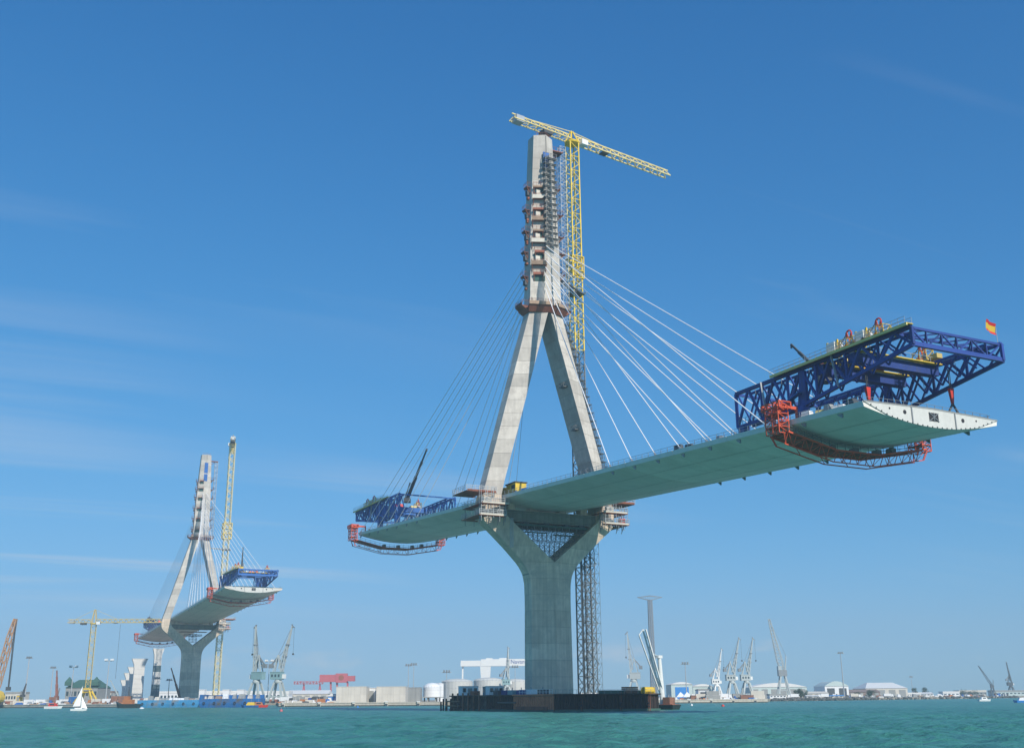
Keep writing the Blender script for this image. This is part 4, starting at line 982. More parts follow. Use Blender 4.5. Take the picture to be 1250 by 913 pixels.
# clutter along the deck edge: blocks and pallets
def pallet(i, s, t, m, hh, label):
    k = thing('site_pallet', W(s, t, zdn(s) + .34), label, 'pallet', BEAR + R(i * 13 % 30), 'pallets on the green deck')
    MB().box(-.8, .8, -1.2, 1.2, 0, .18).build('pallet_base', 'plank', k)
    MB().loft([[(-.7, -1.1, .18), (.7, -1.1, .18), (.7, 1.0, .18), (-.7, 1.0, .18)], [(-.6, -.9 + .3 * (i % 3), hh), (.6, -.9 + .3 * (i % 3), hh), (.6, .9, hh), (-.6, .9, hh)]]).build('load', m, k)
for i, (s_, t_, m_, h_, lb) in enumerate([
    (-91, -15.4, 'far_dark', 1.3, 'dark pallet load by the railing between the stay cable feet'), (-95, -15.2, 'far_dark', .9, 'low dark pallet load next to the taller one by the stay cables'),
    (-106.5, -15.3, 'galvanised', .9, 'silver pallet load at the back end of the dark blue gantry'), (-133.5, -15.6, 'white_paint', 1.1, 'white wrapped load just beyond the red hanger tower'),
    (-137, -15.2, 'jib_cream', .8, 'cream load on the deck edge under the dark blue gantry'), (-139.5, -15.4, 'grey_wall', 1.4, 'tall grey crate on the deck edge under the dark blue gantry'),
    (-142, -15.3, 'white_paint', .8, 'small white bundle on the deck edge under the dark blue gantry'), (-145.5, -15.6, 'far_dark', 1.2, 'black crate near the corner of the white deck end'),
    (-60, -15.4, 'galvanised', .7, 'low silver pallet load by the railing near the first stay cable'), (-14, -14.6, 'blue_light', 1.0, 'blue pallet load on the deck beside the shaded pylon leg')]):
    pallet(i, s_, t_, m_, h_, lb)
dr = thing('deck_end_railing', W(-148.6, 0, zdn(-148.6) + .5), 'thin guard rail and lifting frames along the white deck end', 'railing', BEAR)
rm = MB()
for i in range(17):
    x = -16 + 32 * i / 16; rm.bar((x, 0, -abs(x) * .021), (x, 0, 1.3 - abs(x) * .021), .07)
for h in (.7, 1.3): rm.bar((-16, 0, h - .34), (0, 0, h), .06).bar((0, 0, h), (16, 0, h - .34), .06)
rm.build('guard_rail', 'grey_steel', dr, kind='stuff')
for x in (-12, -6.5, 8, 14): MB().box(x - .8, x + .8, 1.0, 1.8, -.1, .65).build('lifting_lug', 'far_dark', dr)

# ---------------------------------------------------------------- cofferdam round the near pier
cf = thing('cofferdam', W(0, 0, 0), 'black and rusty sheet pile cofferdam platform around the foot of the concrete pier', 'cofferdam', BEAR)
T0, T1, S0, S1, ZC = -16.5, 15.6, -33.0, 33.0, 4.15
MB().box(T0 + .3, T1 - .3, S0 + .3, S1 - .3, -4, ZC).build('fill', 'ground', cf)
def piles(p, q_, z0, z1, m, name='sheet_pile_wall'):
    """trapezoidal sheet pile profile from p to q (plan), outward normal on the right of p->q"""
    p, q_ = Vector((*p, 0)), Vector((*q_, 0)); d = (q_ - p); L = d.length; d.normalize(); n = Vector((d.y, -d.x, 0))
    k = max(2, int(L / 1.1)); w = L / k; pts = []
    for i in range(k):
        b = i * w
        pts += [(b, 0), (b + w * .35, 0), (b + w * .5, .2), (b + w * .85, .2)]
    pts.append((L, 0)); v = []
    for a, e in pts:
        c = p + d * a + n * e; v += [(c.x, c.y, z0), (c.x, c.y, z1)]
    mb = MB(); mb.add(v, [(2 * i, 2 * i + 2, 2 * i + 3, 2 * i + 1) for i in range(len(pts) - 1)])
    return mb.build(name, m, cf)
piles((T0, S0), (T1, S0), -3, ZC, 'black_pile'); piles((T1, S0), (T1, S1), -3, ZC, 'black_pile')
piles((T0, S1), (T0, 8), -3, ZC - .1, 'stained_pile'); piles((T0, 8), (T0, -10), -3, ZC - .1, 'black_pile'); 
piles((T0 - .3, -10), (T0 - .3, S0), -3, ZC - .25, 'rust_panel', 'rusty_steel_panel')
piles((T1, S1), (T0, S1), -3, ZC, 'black_pile')
for a, b, m in (((T0 - .2, S0 - .35), (T1 + .2, S0 - .35), 'black_pile'), ((T0 - .35, S0), (T0 - .35, -10), 'rust_panel'), ((T0 - .35, -10), (T0 - .35, S1), 'stained_pile'), ((T1 + .35, S0), (T1 + .35, S1), 'black_pile')):
    MB().bar((*a, ZC + .1), (*b, ZC + .1), .8, .35).build('capping_beam', m, cf)
MB().box(T0 - .75, T0 - .55, -30, -12, .4, 1.3).build('rust_band', 'rust', cf)
for bx in ((T0 - .35, T1 + .3, S0 - .32, S0 - .24), (T0 - .62, T0 - .5, S0 - .2, S1)): MB().box(bx[0], bx[1], bx[2], bx[3], -1, .55).build('weed_band', 'green_dark', cf)
for i in range(7):
    MB().ring((T0 + 3 + i * 4.2, S0 - .55, 1.6 + .3 * (i % 2)), .5, .17, 'y', 12).build('tyre_fender', 'dark', cf)
for x in (-9, 3, 12): MB().bar((x, S0 - .45, -.5), (x, S0 - .45, ZC + .8), .1).bar((x + .5, S0 - .45, -.5), (x + .5, S0 - .45, ZC + .8), .1).build('access_ladder', 'rust', cf)
rf = MB()
for i in range(16): rf.bar((T0 + .5 + i * 2.1, S0 + .4, ZC + .2), (T0 + .5 + i * 2.1, S0 + .4, ZC + 1.3), .07)
rf.bar((T0 + .5, S0 + .4, ZC + 1.3), (T1 - .5, S0 + .4, ZC + 1.3), .06); rf.build('guard_rail', 'grey_steel', cf, kind='stuff')
MB().box(T0 - .8, T0 - .5, -12, -1, 2.1, 2.5).build('waling', 'far_dark', cf)
for i in range(6):
    MB().tube((T0 - .9, 30 - i * 3.8, -2.5), (T0 - .9, 30 - i * 3.8, ZC + .9), .28, .28, 8).build('fender_pile', 'rust_brown', cf)
rl = MB()
for i in range(12): rl.bar((T0 + .4, -31 + i * 1.7, ZC + .2), (T0 + .4, -31 + i * 1.7, ZC + 1.5), .08)
for h in (.85, 1.5): rl.bar((T0 + .4, -31, ZC + h), (T0 + .4, -12, ZC + h), .08)
rl.build('guard_rail', 'white_paint', cf, kind='stuff')
# timber dolphin at the left corner
dp = thing('mooring_dolphin', W(28.0, T0 - 3.0), 'cluster of worn timber piles with cross beams at the cofferdam corner', 'dolphin', BEAR)
for i, (x, y) in enumerate([(-1.8, -2.5), (-.6, -2.7), (.6, -2.4), (1.7, -2.6), (-1.8, 0), (1.7, .2), (-1.6, 2.2), (0, 2.4), (1.7, 2.3), (-.7, .8), (.7, -.9)]):
    MB().tube((x, y, -2.5), (x + .15 * math.sin(i * 3), y, 2.6 + .9 * ((i * 5) % 3) / 2), .3, .26, 8).build('pile', 'stained_pile', dp)
for z in (1.2, 2.5): MB().box(-2.3, 2.3, -2.95, -2.65, z, z + .4).build('beam', 'plank', dp)

# things standing on the cofferdam
def cabin(s, t, L, Wd, H, m, label, rz=0.0, roof=None):
    c = thing('site_cabin', W(s, t, ZC), label, 'cabin', BEAR + rz)
    MB().box(-Wd / 2, Wd / 2, -L / 2, L / 2, .12, H).build('body', m, c); MB().box(-Wd / 2 - .12, Wd / 2 + .12, -L / 2 - .12, L / 2 + .12, H, H + .14).build('roof', roof or m, c)
    MB().box(-Wd / 2 - .05, -Wd / 2 + .01, -L * .12, L * .12, .3, H * .82).build('door', 'grey_wall', c)
    for y in (-L * .33, L * .33): MB().box(-Wd / 2 - .05, -Wd / 2 + .01, y - .5, y + .5, H * .42, H * .82).build('window', 'window', c)
    MB().box(-Wd / 2, Wd / 2, -L / 2 + .1, L / 2 - .1, 0, .12).build('base', 'dark', c)
    return c
cabin(29.0, -12.6, 5.6, 2.5, 2.9, 'white_paint', 'white site cabin on the cofferdam behind the timber piles', R(90))
cabin(10.5, -12.6, 4.6, 2.5, 2.7, 'white_paint', 'white site cabin in the middle of the cofferdam edge', R(90))
cabin(15.0, -12.2, 4.0, 2.4, 2.6, 'grey_wall', 'dark grey open site container between two white cabins')
for i, (s, t, m) in enumerate([(2.0, -13, 'blue_steel'), (-2.5, -13.2, 'port_teal'), (-6.5, -12.4, 'blue_steel'), (22.0, -13.5, 'rust'), (-14, -13.2, 'white_paint'), (-20, -12.8, 'far_dark'), (5.5, -13.8, 'far_dark')]):
    e = thing('generator_set', W(s, t, ZC), ['dark blue generator set on the cofferdam', 'teal pump unit on the cofferdam', 'dark blue compressor on the cofferdam beside the pier', 'rusty steel bin on the cofferdam', 'white tank unit beside the white guard rail', 'black tool crate on the cofferdam by the corner', 'black fuel drum rack on the cofferdam'][i], 'equipment', BEAR)
    MB().box(-.9, .9, -1.5, 1.5, .15, 1.5).build('housing', m, e); MB().box(-.95, .95, -1.6, 1.6, 0, .15).build('skid', 'far_dark', e)
    MB().tube((.3, .8, 1.5), (.3, .8, 2.2), .12, .1, 8).build('exhaust', 'grey_steel', e)
ct = thing('long_container', W(S0 + 5.2, 4.0, ZC), 'long dark green container row along the black cofferdam edge', 'container', BEAR)
for i in range(3):
    x = -3.4 + i * 4.6; MB().box(x, x + 4.5, -1.2, 1.2, 0, 1.15).build('container_bay', 'green_dark', ct)
yt = thing('yellow_tank', W(S0 + 2.2, 13.6, ZC), 'yellow tank container on the right end of the black cofferdam', 'tank', BEAR)
MB().tube((-1.4, 0, 1.05), (1.6, 0, 1.05), .95, .95, 14).build('tank', 'yellow', yt); MB().box(-1.6, 1.8, -1.0, 1.0, 0, .2).build('frame', 'far_dark', yt)
for x in (-1.5, 1.7):
    for y in (-.9, .9): MB().box(x - .08, x + .08, y - .08, y + .08, .2, 2.0).build('post', 'yellow', yt)
bx_ = thing('brown_crate', W(S0 + 4.0, 9.0, ZC), 'brown slatted crate beside the yellow tank on the cofferdam', 'crate', BEAR)
for i in range(5): MB().box(-1.9, 1.9, -1.2, 1.2, i * .42, i * .42 + .36).build('slat', 'rust_brown', bx_)
# crane boat moored behind the right end
cbt = thing('crane_boat', W(-13.5, 30.0, 0), 'moored work boat with white crane column and twin white booms beside the cofferdam', 'boat', BEAR + R(20))
MB().loft([[(-1.6, -4.5, -.6), (1.6, -4.5, -.6), (1.3, 4.5, -.6), (-1.3, 4.5, -.6)], [(-2.1, -5.2, 1.3), (2.1, -5.2, 1.3), (1.8, 5.2, 1.3), (-1.8, 5.2, 1.3)]]).build('hull', 'tug_dark', cbt)
MB().box(-1.9, 1.9, -4.8, 4.8, 1.3, 1.45).build('boat_deck', 'rust', cbt)
MB().box(-1.3, 1.3, -3.6, -1.2, 1.45, 3.4).build('wheelhouse', 'rust_brown', cbt)
MB().tube((.4, 0, 1.4), (.1, 0, 4.4), .85, .75, 12).tube((.1, 0, 4.4), (-.4, 0, 14.6), .8, .55, 12).box(-1.6, .4, -.6, .6, 14.4, 15.2).build('crane_column', 'port_white', cbt)
MB().bar((.2, -.5, 4.8), (-7.2, -.5, 22.4), .4).bar((.2, .5, 4.8), (-7.2, .5, 22.4), .4).build('boom', 'port_white', cbt)
MB().bar((-.4, 0, 15.0), (-4.2, 0, 15.6), .12).bar((-.2, .6, 4.8), (-8.8, .8, 20.8), .3).bar((-8.8, .8, 20.8), (-7.2, .5, 22.4), .2).build('boom_stay', 'port_white', cbt)
for i in range(6): MB().bar((.2 - i * 1.23, -.5, 4.8 + i * 2.93), (.2 - i * 1.23 - .62, .5, 4.8 + i * 2.93 + 1.47), .16).build('boom_brace', 'port_white', cbt)
# ---------------------------------------------------------------- approach viaduct piers
def approach_pier(k, top, label, w=6.4, bands=None, mcol='pale_pier', t=0.0):
    o = FAR + AX * k + TR * t; p = thing('viaduct_pier', (o.x, o.y, LZ), label, 'bridge pier', BEAR, 'pale flared viaduct piers')
    H = top - LZ; hw, d = w / 2, 1.8
    def sect(z, f=1.0): return [(-hw * f, -d, z), (hw * f, -d, z), (hw * f, d, z), (-hw * f, d, z)]
    lv = zs(0, H - 9, 7)
    for i, (a, b) in enumerate(zip(lv, lv[1:])):
        m = (bands[i] if bands else mcol)
        fa, fb = 1.12 - .12 * i / 7, 1.12 - .12 * (i + 1) / 7
        MB().loft([sect(a + .05, fa), sect(b - .05, fb)]).build('shaft_lift', m, p)
    MB().loft([sect(H - 9, 1.0), sect(H - 5, 1.1), sect(H - .4, 1.5), sect(H, 1.52)]).build('flared_head', mcol, p)
    MB().box(-hw * 1.55, hw * 1.55, -d - .2, d + .2, H, H + .35).build('bearing_shelf', mcol, p)
    return p
approach_pier(200, 48.0, 'viaduct pier with dark shuttering bands and pale flared head, beside the far pier', 6.2,
              ['pier_shutter', 'pier_shutter', 'pier_shutter', 'pale_pier', 'pale_pier', 'pier_shutter', 'pale_pier'], t=9.6)
for i, (k, top) in enumerate([(236, 40.5), (258, 33.8), (278, 29.0), (298, 23.0)]):
    approach_pier(k, top, ['tallest plain pale flared pier in the receding row', 'second plain pale pier of the receding row', 'third plain pale pier of the receding row', 'shortest pale pier at the end of the receding row'][i], 9.0)

# ---------------------------------------------------------------- harbour cranes
def port_crane(px, Y, ytop, label, lean=8.0, face=0.0, house='port_teal', steel='port_grey', ybase=855, s=None, jibhead=True):
    b = at(px, HOR, Y); Ht = hgt(ytop, px, Y) - LZ; k = Ht / 50.0
    c = thing('port_crane', (b.x, b.y, LZ), label, 'crane', R(face), 'level luffing cranes on the quays')
    # portal: four splayed legs with sills and ring
    for x in (-1, 1):
        for y in (-1, 1):
            MB().bar((x * 5.2 * k, y * 4.5 * k, 0), (x * 2.0 * k, y * 1.8 * k, 13 * k), 1.25 * k).build('portal_leg', steel, c)
            MB().box(x * 5.2 * k - 1.0 * k, x * 5.2 * k + 1.0 * k, y * 4.5 * k - 1.3 * k, y * 4.5 * k + 1.3 * k, 0, 1.1 * k).build('bogie', 'far_dark', c)
    for y in (-1, 1): MB().bar((-4.3 * k, y * 3.7 * k, 4 * k), (4.3 * k, y * 3.7 * k, 4 * k), .8 * k).build('sill_beam', steel, c)
    MB().lathe([(2.6 * k, 12.6 * k), (2.8 * k, 13.6 * k), (2.4 * k, 14.4 * k), (2.2 * k, 15 * k)], 14).build('slewing_ring', steel, c)
    h = MB().box(-5.2 * k, 3.0 * k, -2.4 * k, 2.4 * k, 15 * k, 19.6 * k).build('machine_house', house, c)
    MB().box(-5.4 * k, 3.2 * k, -2.6 * k, 2.6 * k, 19.6 * k, 20 * k).build('roof', house, h)
    for x in (-3.6, -1.2, 1.2): MB().box((x - .6) * k, (x + .6) * k, -2.47 * k, -2.4 * k, 16.6 * k, 18.3 * k).build('window', 'window', h)
    MB().box(3.1 * k, 5.0 * k, -1.2 * k, 1.2 * k, 15.6 * k, 18.4 * k).build('operator_cab', 'port_white', h)
    # A frame and boom
    af = MB()
    for y in (-1.6, 1.6): af.bar((-3.5 * k, y * k, 20 * k), (-.8 * k, y * .3 * k, 31 * k), .6 * k).bar((2.0 * k, y * k, 20 * k), (-.8 * k, y * .3 * k, 31 * k), .6 * k)
    af.bar((-3 * k, -1.3 * k, 24 * k), (-3 * k, 1.3 * k, 24 * k), .4 * k).build('a_frame', steel, c)
    L = math.radians(lean); tip = Vector((2.2 * k + math.tan(L) * 31 * k, 0, 50 * k)); foot = Vector((2.2 * k, 0, 19 * k))
    bm = MB(); n = 9
    for y in (-1, 1):
        bm.bar(foot + Vector((0, y * 1.6 * k, 0)), tip + Vector((0, y * .5 * k, 0)), .62 * k)
        bm.bar(foot + Vector((-1.9 * k, y * 1.5 * k, 3 * k)), tip + Vector((-.2 * k, y * .4 * k, -1 * k)), .5 * k)
    for i in range(n):
        a, b2 = i / n, (i + 1) / n
        for y in (-1, 1):
            p = foot.lerp(tip, a) + Vector((0, y * (1.6 - 1.1 * a) * k, 0)); q_ = foot.lerp(tip, b2) + Vector(((-1.9 + 1.7 * b2) * k, y * (1.5 - 1.1 * b2) * k, (3 - 4 * b2) * k)); bm.bar(p, q_, .26 * k)
        p = foot.lerp(tip, a) + Vector((0, (1.6 - 1.1 * a) * k, 0)); q_ = foot.lerp(tip, b2) - Vector((0, (1.6 - 1.1 * b2) * k, 0)); bm.bar(p, q_, .24 * k)
    bm.build('boom', 'port_white' if steel == 'port_white' else steel, c, kind='stuff')
    for f in (.35, .6): q_ = foot.lerp(tip, f); MB().box(q_.x - 1.2 * k, q_.x + .9 * k, -1.5 * k, 1.5 * k, q_.z - .3 * k, q_.z + .3 * k).build('boom_platform', 'grey_steel', c)
    if jibhead: MB().bar(tip, tip + Vector((1.6 * k, 0, -1.2 * k)), .7 * k).bar(tip, tip + Vector((-.3 * k, 0, 1.0 * k)), .8 * k).build('boom_head', 'grey_steel', c)
    MB().bar((-.8 * k, 0, 31 * k), tip, .2 * k).bar((-.8 * k, .8 * k, 30 * k), foot.lerp(tip, .55), .2 * k).build('luffing_rope', 'grey_steel', c)
    MB().bar(tip + Vector((1.5 * k, 0, -1.2 * k)), tip + Vector((1.5 * k, 0, -18 * k)), .12 * k).box(tip.x + 1.0 * k, tip.x + 2.0 * k, -.5 * k, .5 * k, 30.8 * k, 32 * k).build('hoist_rope', 'far_dark', c)
    MB().bar((-.8 * k, 0, 30 * k), (-5.5 * k, 0, 24.5 * k), .9 * k).box(-7 * k, -4.4 * k, -1.4 * k, 1.4 * k, 22.4 * k, 25 * k).build('counterweight', 'grey_steel', c)
    return c
port_crane(312, 760, 764, 'grey harbour crane with upright boom beside the big blue barge', 1.5, 160)
port_crane(338.5, 765, 764, 'grey harbour crane with teal house and boom leaning outward', 11, -12)
port_crane(618.5, 780, 790, 'small slender harbour crane behind the cofferdam cabins', -1, 20, 'port_teal', 'port_grey')
port_crane(876, 760, 792, 'white harbour crane with knee boom near the blue doored shed', 9, 5, 'port_white', 'port_white')
port_crane(895, 770, 779, 'grey harbour crane with tall boom next to the white one', 11, 4, 'port_grey', 'port_grey')
port_crane(913, 775, 779, 'grey harbour crane at the quay end, between its twin and the open shore', 10, 4, 'port_grey', 'port_grey')
port_crane(774.5, 1000, 772, 'faint pale harbour crane behind the cofferdam containers', 3, 170, 'port_grey', 'port_grey')
port_crane(1236, 1700, 808, 'dark harbour crane with bent neck at the far right shore', -8, 0, 'far_dark', 'far_dark')
def lattice_crane(px, Y, ytop, lean, label, m='port_grey', w=3.2, ybody=None):
    b = at(px, HOR, Y); Ht = hgt(ytop, px, Y) - LZ; k = Ht / 80.0
    c = thing('lattice_boom_crane', (b.x, b.y, LZ), label, 'crane', 0)
    for x in (-1, 1):
        for y in (-1, 1): MB().bar((x * 6.5 * k, y * 5 * k, 0), (x * 2.4 * k, y * 2.0 * k, 22 * k), 1.5 * k).build('portal_leg', m, c)
    for z in (8, 15): f = 1 - z / 35; MB().bar((-6.2 * f * k, -4.8 * f * k, z * k), (6.2 * f * k, -4.8 * f * k, z * k), .8 * k).build('cross_tie', m, c)
    MB().box(-4.6 * k, 4.2 * k, -3 * k, 3 * k, 22 * k, 28 * k).build('machine_house', 'grey_steel' if m != 'far_dark' else m, c)
    MB().box(-4.7 * k, -1.2 * k, -3.1 * k, 3.1 * k, 28 * k, 32 * k).build('winch_house', m, c)
    foot = Vector((0, 0, 27 * k)); tip = Vector((-math.tan(R(lean)) * 53 * k, 0, 80 * k))
    bm = MB(); n = 16
    wd = lambda f: w * k * (min(1, .45 + 3 * f) * (1 - .75 * f))
    for i in range(n):
        a, b2 = i / n, (i + 1) / n; A, B = foot.lerp(tip, a), foot.lerp(tip, b2)
        cs = [(-1, -1), (1, -1), (1, 1), (-1, 1)]
        for j, (x, y) in enumerate(cs):
            bm.bar(A + Vector((x * wd(a), y * wd(a), 0)), B + Vector((x * wd(b2), y * wd(b2), 0)), .55 * k)
            x2, y2 = cs[(j + 1) % 4]; bm.bar(A + Vector((x * wd(a), y * wd(a), 0)), B + Vector((x2 * wd(b2), y2 * wd(b2), 0)), .38 * k)
    bm.build('boom', m, c, kind='stuff')
    MB().bar((3 * k, -2 * k, 28 * k), (5 * k, 0, 42 * k), .7 * k).bar((3 * k, 2 * k, 28 * k), (5 * k, 0, 42 * k), .7 * k).build('a_frame', m, c)
    MB().bar((5 * k, 0, 42 * k), tip, .25 * k).build('pendant', 'grey_steel', c)
    return c
lattice_crane(957.5, 950, 755, 10.5, 'tall grey lattice crane with boom leaning back above the long pale shed')
lattice_crane(1213, 1650, 812, 30, 'dark lattice crane with boom slanting down at the far right shore', 'far_dark')

# ---------------------------------------------------------------- buildings, tanks and walls on land
def hall(px0, px1, ytop, Y, label, wall='cream_wall', roof='roof_white', style='gable', depth=22, rz=0, eave=.68, doors=0, door_m='grey_wall', yb=None, cat='shed', nwin=0):
    a, b = at(px0, HOR, Y), at(px1, HOR, Y); w = (b - a).length; H = hgt(ytop, (px0 + px1) / 2, Y) - LZ
    c = thing('harbour_shed' if cat == 'shed' else 'harbour_building', ((a.x + b.x) / 2, Y, LZ), label, cat, R(rz) + math.atan2(b.y - a.y, b.x - a.x))
    hw = w / 2; he = H * eave
    MB().box(-hw, hw, 0, depth, 0, he).build('wall', wall, c)
    if style == 'gable':      # ridge along x
        MB().loft([[(-hw - .5, -.6, he), (-hw - .5, depth + .6, he), (-hw - .5, depth / 2, H)], [(hw + .5, -.6, he), (hw + .5, depth + .6, he), (hw + .5, depth / 2, H)]]).build('roof', roof, c)
    elif style == 'front':    # ridge along y, gable end to the water
        MB().loft([[(-hw - .4, -.5, he), (hw + .4, -.5, he), (0, -.5, H)], [(-hw - .4, depth, he), (hw + .4, depth, he), (0, depth, H)]]).build('roof', roof, c)
    elif style == 'arch':
        n = 9; pr = [(-hw - .3 + (w + .6) * i / n, he + (H - he) * math.sin(math.pi * i / n)) for i in range(n + 1)]
        MB().loft([[(x, -.5, z) for x, z in pr], [(x, depth, z) for x, z in pr]]).build('roof', roof, c)
    elif style == 'hip':
        MB().loft([[(-hw - .5, -.6, he), (hw + .5, -.6, he), (hw + .5, depth + .6, he), (-hw - .5, depth + .6, he)], [(-hw * .62, depth * .45, H), (hw * .62, depth * .45, H), (hw * .62, depth * .55, H), (-hw * .62, depth * .55, H)]]).build('roof', roof, c)
    else:
        MB().box(-hw - .25, hw + .25, -.3, depth + .3, he, H).build('roof', roof, c)
    for i in range(doors):
        x = -hw + w * (i + .5) / doors; dw = min(w / doors * .32, 9); MB().box(x - dw, x + dw, -.12, .02, 0, he * .82).build('door', door_m, c)
    for i in range(nwin):
        x = -hw + w * (i + .5) / nwin; MB().box(x - w / nwin * .3, x + w / nwin * .3, -.1, .02, he * .5, he * .78).build('window', 'window', c)
    return c
gb = hall(79, 118, 829, 930, 'grey building with green roof and corner turrets beside the yellow tower crane', 'grey_wall', 'roof_green', 'hip', 30, eave=.66, nwin=8, cat='building')
for x in (-11.5, 11.0): MB().loft([[(x - 2.6, -1.2, 14.5), (x + 2.6, -1.2, 14.5), (x + 2.6, 4, 14.5), (x - 2.6, 4, 14.5)], [(x - 2.6, -1.2, 17.5), (x + 2.6, -1.2, 17.5), (x + 2.6, 4, 17.5), (x - 2.6, 4, 17.5)], [(x - .2, 1.2, 21.5), (x + .2, 1.2, 21.5), (x + .2, 1.6, 21.5), (x - .2, 1.6, 21.5)]]).build('turret', 'roof_green', gb)
hall(6, 26, 844, 900, 'low pale building with flat dark roof at the left quay', 'cream_wall', 'grey_wall', 'flat', 14, eave=.85, nwin=6, cat='building')
hall(118, 136, 843, 980, 'small beige building with flat roof behind the left quay', 'beige_wall', 'roof_brown', 'flat', 14, eave=.85, nwin=4, cat='building')
hall(186, 300, 843, 1150, 'long low white terminal behind the far pier', 'white_paint', 'roof_white', 'flat', 30, eave=.82, nwin=26, cat='building')
hall(300, 342, 843, 1160, 'white terminal wing behind the harbour cranes', 'white_paint', 'roof_white', 'flat', 30, eave=.82, nwin=9, cat='building')
for i, px in enumerate((245, 275, 293)):
    hall(px - 4, px + 4, 841.2, 1140, 'white rooftop plant room on the long terminal', 'white_paint', 'roof_white', 'flat', 8, eave=.95, cat='building')['label'] = ('white roof plant room on the terminal nearest the far pier', 'middle white roof plant room on the long terminal', 'white roof plant room on the terminal near the grey cranes')[i]
hall(341, 352, 843, 900, 'white shed behind the leaning harbour crane', 'white_paint', 'roof_white', 'flat', 16, doors=2)
hall(350, 400, 842, 1000, 'long pale shed under the red gantry crane', 'cream_wall', 'roof_white', 'gable', 24, doors=5)
hall(399, 411, 846, 690, 'small shed with blue front wall beside the big beige caisson', 'door_blue', 'roof_white', 'front', 14)
def caisson(px0, px1, ytop, Y, m, label, n):
    a, b = at(px0, HOR, Y), at(px1, HOR, Y); w = b.x - a.x; H = hgt(ytop, (px0 + px1) / 2, Y) - LZ
    c = thing('panel_wall_store', (a.x, Y, LZ), label, 'store', 0)
    pw = w / n
    for i in range(n):
        for z0, z1 in ((0, H / 2 - .04), (H / 2, H)): MB().box(i * pw + .04, (i + 1) * pw - .04, 0, 1.0, z0, z1).build('wall_panel', m, c)
    MB().box(.05, w - .05, .3, 16, 0, H - .3).build('body', m, c); MB().box(-.1, w + .1, -.15, 16.2, H, H + .25).build('coping', m, c)
    return c
caisson(410, 447, 838, 685, 'beige_wall', 'large square beige store on the quay beside the blue fronted shed', 5)
caisson(459, 495, 838, 690, 'beige_wall', 'large beige store between the white shed and the grey store', 5)
caisson(495.5, 513, 839, 720, 'grey_wall', 'dark grey store beside the white tank', 3)
hall(447.5, 458, 839, 700, 'narrow white shed squeezed between two beige stores', 'white_paint', 'roof_white', 'flat', 14, eave=.96, doors=1)
def tank(px, Y, wpx, ytop, m, label, dome=.16, legs=False):
    b = at(px, HOR, Y); r = wpx * mpp(Y) / 2; H = hgt(ytop, px, Y) - LZ; z0 = H * .25 if legs else 0
    c = thing('storage_tank', (b.x, b.y, LZ), label, 'tank', 0, 'round storage tanks')
    hs = H * (1 - dome); n = 3
    for i in range(n): MB().lathe([(r, z0 + (hs - z0) * i / n + .03), (r, z0 + (hs - z0) * (i + 1) / n - .03)], 28).build('shell_course', m, c, smooth=False)
    MB().lathe([(r * 1.01, hs), (r * .85, hs + (H - hs) * .5), (r * .5, hs + (H - hs) * .86), (.3, H)], 28).build('dome_roof', m, c)
    if legs:
        MB().box(-r * 1.25, r * 1.25, -r, r, z0 - .5, z0).build('support_slab', 'grey_wall', c)
        for i in range(6): a = i * math.pi / 3; MB().box(r * .85 * math.cos(a) - .4, r * .85 * math.cos(a) + .4, r * .85 * math.sin(a) - .4, r * .85 * math.sin(a) + .4, 0, z0 - .5).build('support_leg', 'grey_wall', c)
    rr = MB()
    for i in range(20): a = i * math.pi / 10; rr.bar((r * math.cos(a), r * math.sin(a), hs), (r * math.cos(a), r * math.sin(a), hs + 1), .12)
    rr.build('roof_railing', 'galvanised', c, kind='stuff'); return c
tank(527.5, 740, 22, 833, 'white_paint', 'white domed tank on a raised slab beside the dark grey store', .25, True)
tank(537, 760, 9, 833, 'white_paint', 'narrow white silo beside the white domed tank', .08)
tank(558, 800, 38, 828, 'glass_tank', 'grey green domed tank behind the white site cabin', .14)
tank(596, 780, 36, 826.5, 'glass_tank', 'wide grey green domed tank behind the middle of the cofferdam', .14)
tank(630, 800, 30, 828, 'glass_tank', 'grey domed tank half hidden by the concrete pier', .14)
hall(820, 846, 832, 760, 'pale hall with large blue door behind the crane boat', 'shed_green', 'roof_white', 'arch', 26, eave=.86, doors=1, door_m='door_blue')
hall(846.5, 871, 834.5, 790, 'pale grey green hall with arched roof beside the blue doored one', 'shed_green', 'roof_white', 'arch', 26, eave=.84, doors=1)
hall(853, 866, 841, 730, 'low white shed with dark doorway in front of the pale arched hall', 'white_paint', 'grey_wall', 'flat', 12, eave=.9, doors=1, door_m='far_dark')
for i, (px, Y) in enumerate(((831, 715), (839, 712))):
    b = at(px, HOR, Y); t_ = thing('white_tent', (b.x, b.y, LZ), ('white peaked tent before the left half of the blue door', 'white peaked tent before the right half of the blue door')[i], 'tent', 0, 'white tents by the blue door')
    MB().loft([[(-3, -3, 1.6), (3, -3, 1.6), (3, 3, 1.6), (-3, 3, 1.6)], [(-.1, -.1, 4.6), (.1, -.1, 4.6), (.1, .1, 4.6), (-.1, .1, 4.6)]]).build('canopy', 'white_paint', t_)
    for x in (-2.8, 2.8):
        for y in (-2.8, 2.8): MB().box(x - .1, x + .1, y - .1, y + .1, 0, 1.65).build('pole', 'galvanised', t_)
hall(917, 986, 833, 1010, 'long pale green shed with white roof edge behind the tall lattice crane', 'shed_green', 'roof_white', 'arch', 40, eave=.72, doors=6)
hall(984, 1012, 843.5, 1050, 'low cream shed with sloping roof beside the dark trees', 'cream_wall', 'cream_wall', 'gable', 20, doors=3)
hall(1008, 1037, 831, 1080, 'white hall with curved roof and round dark window behind the floodlight mast', 'white_paint', 'shed_green', 'arch', 40, eave=.7, doors=2, door_m='far_dark')
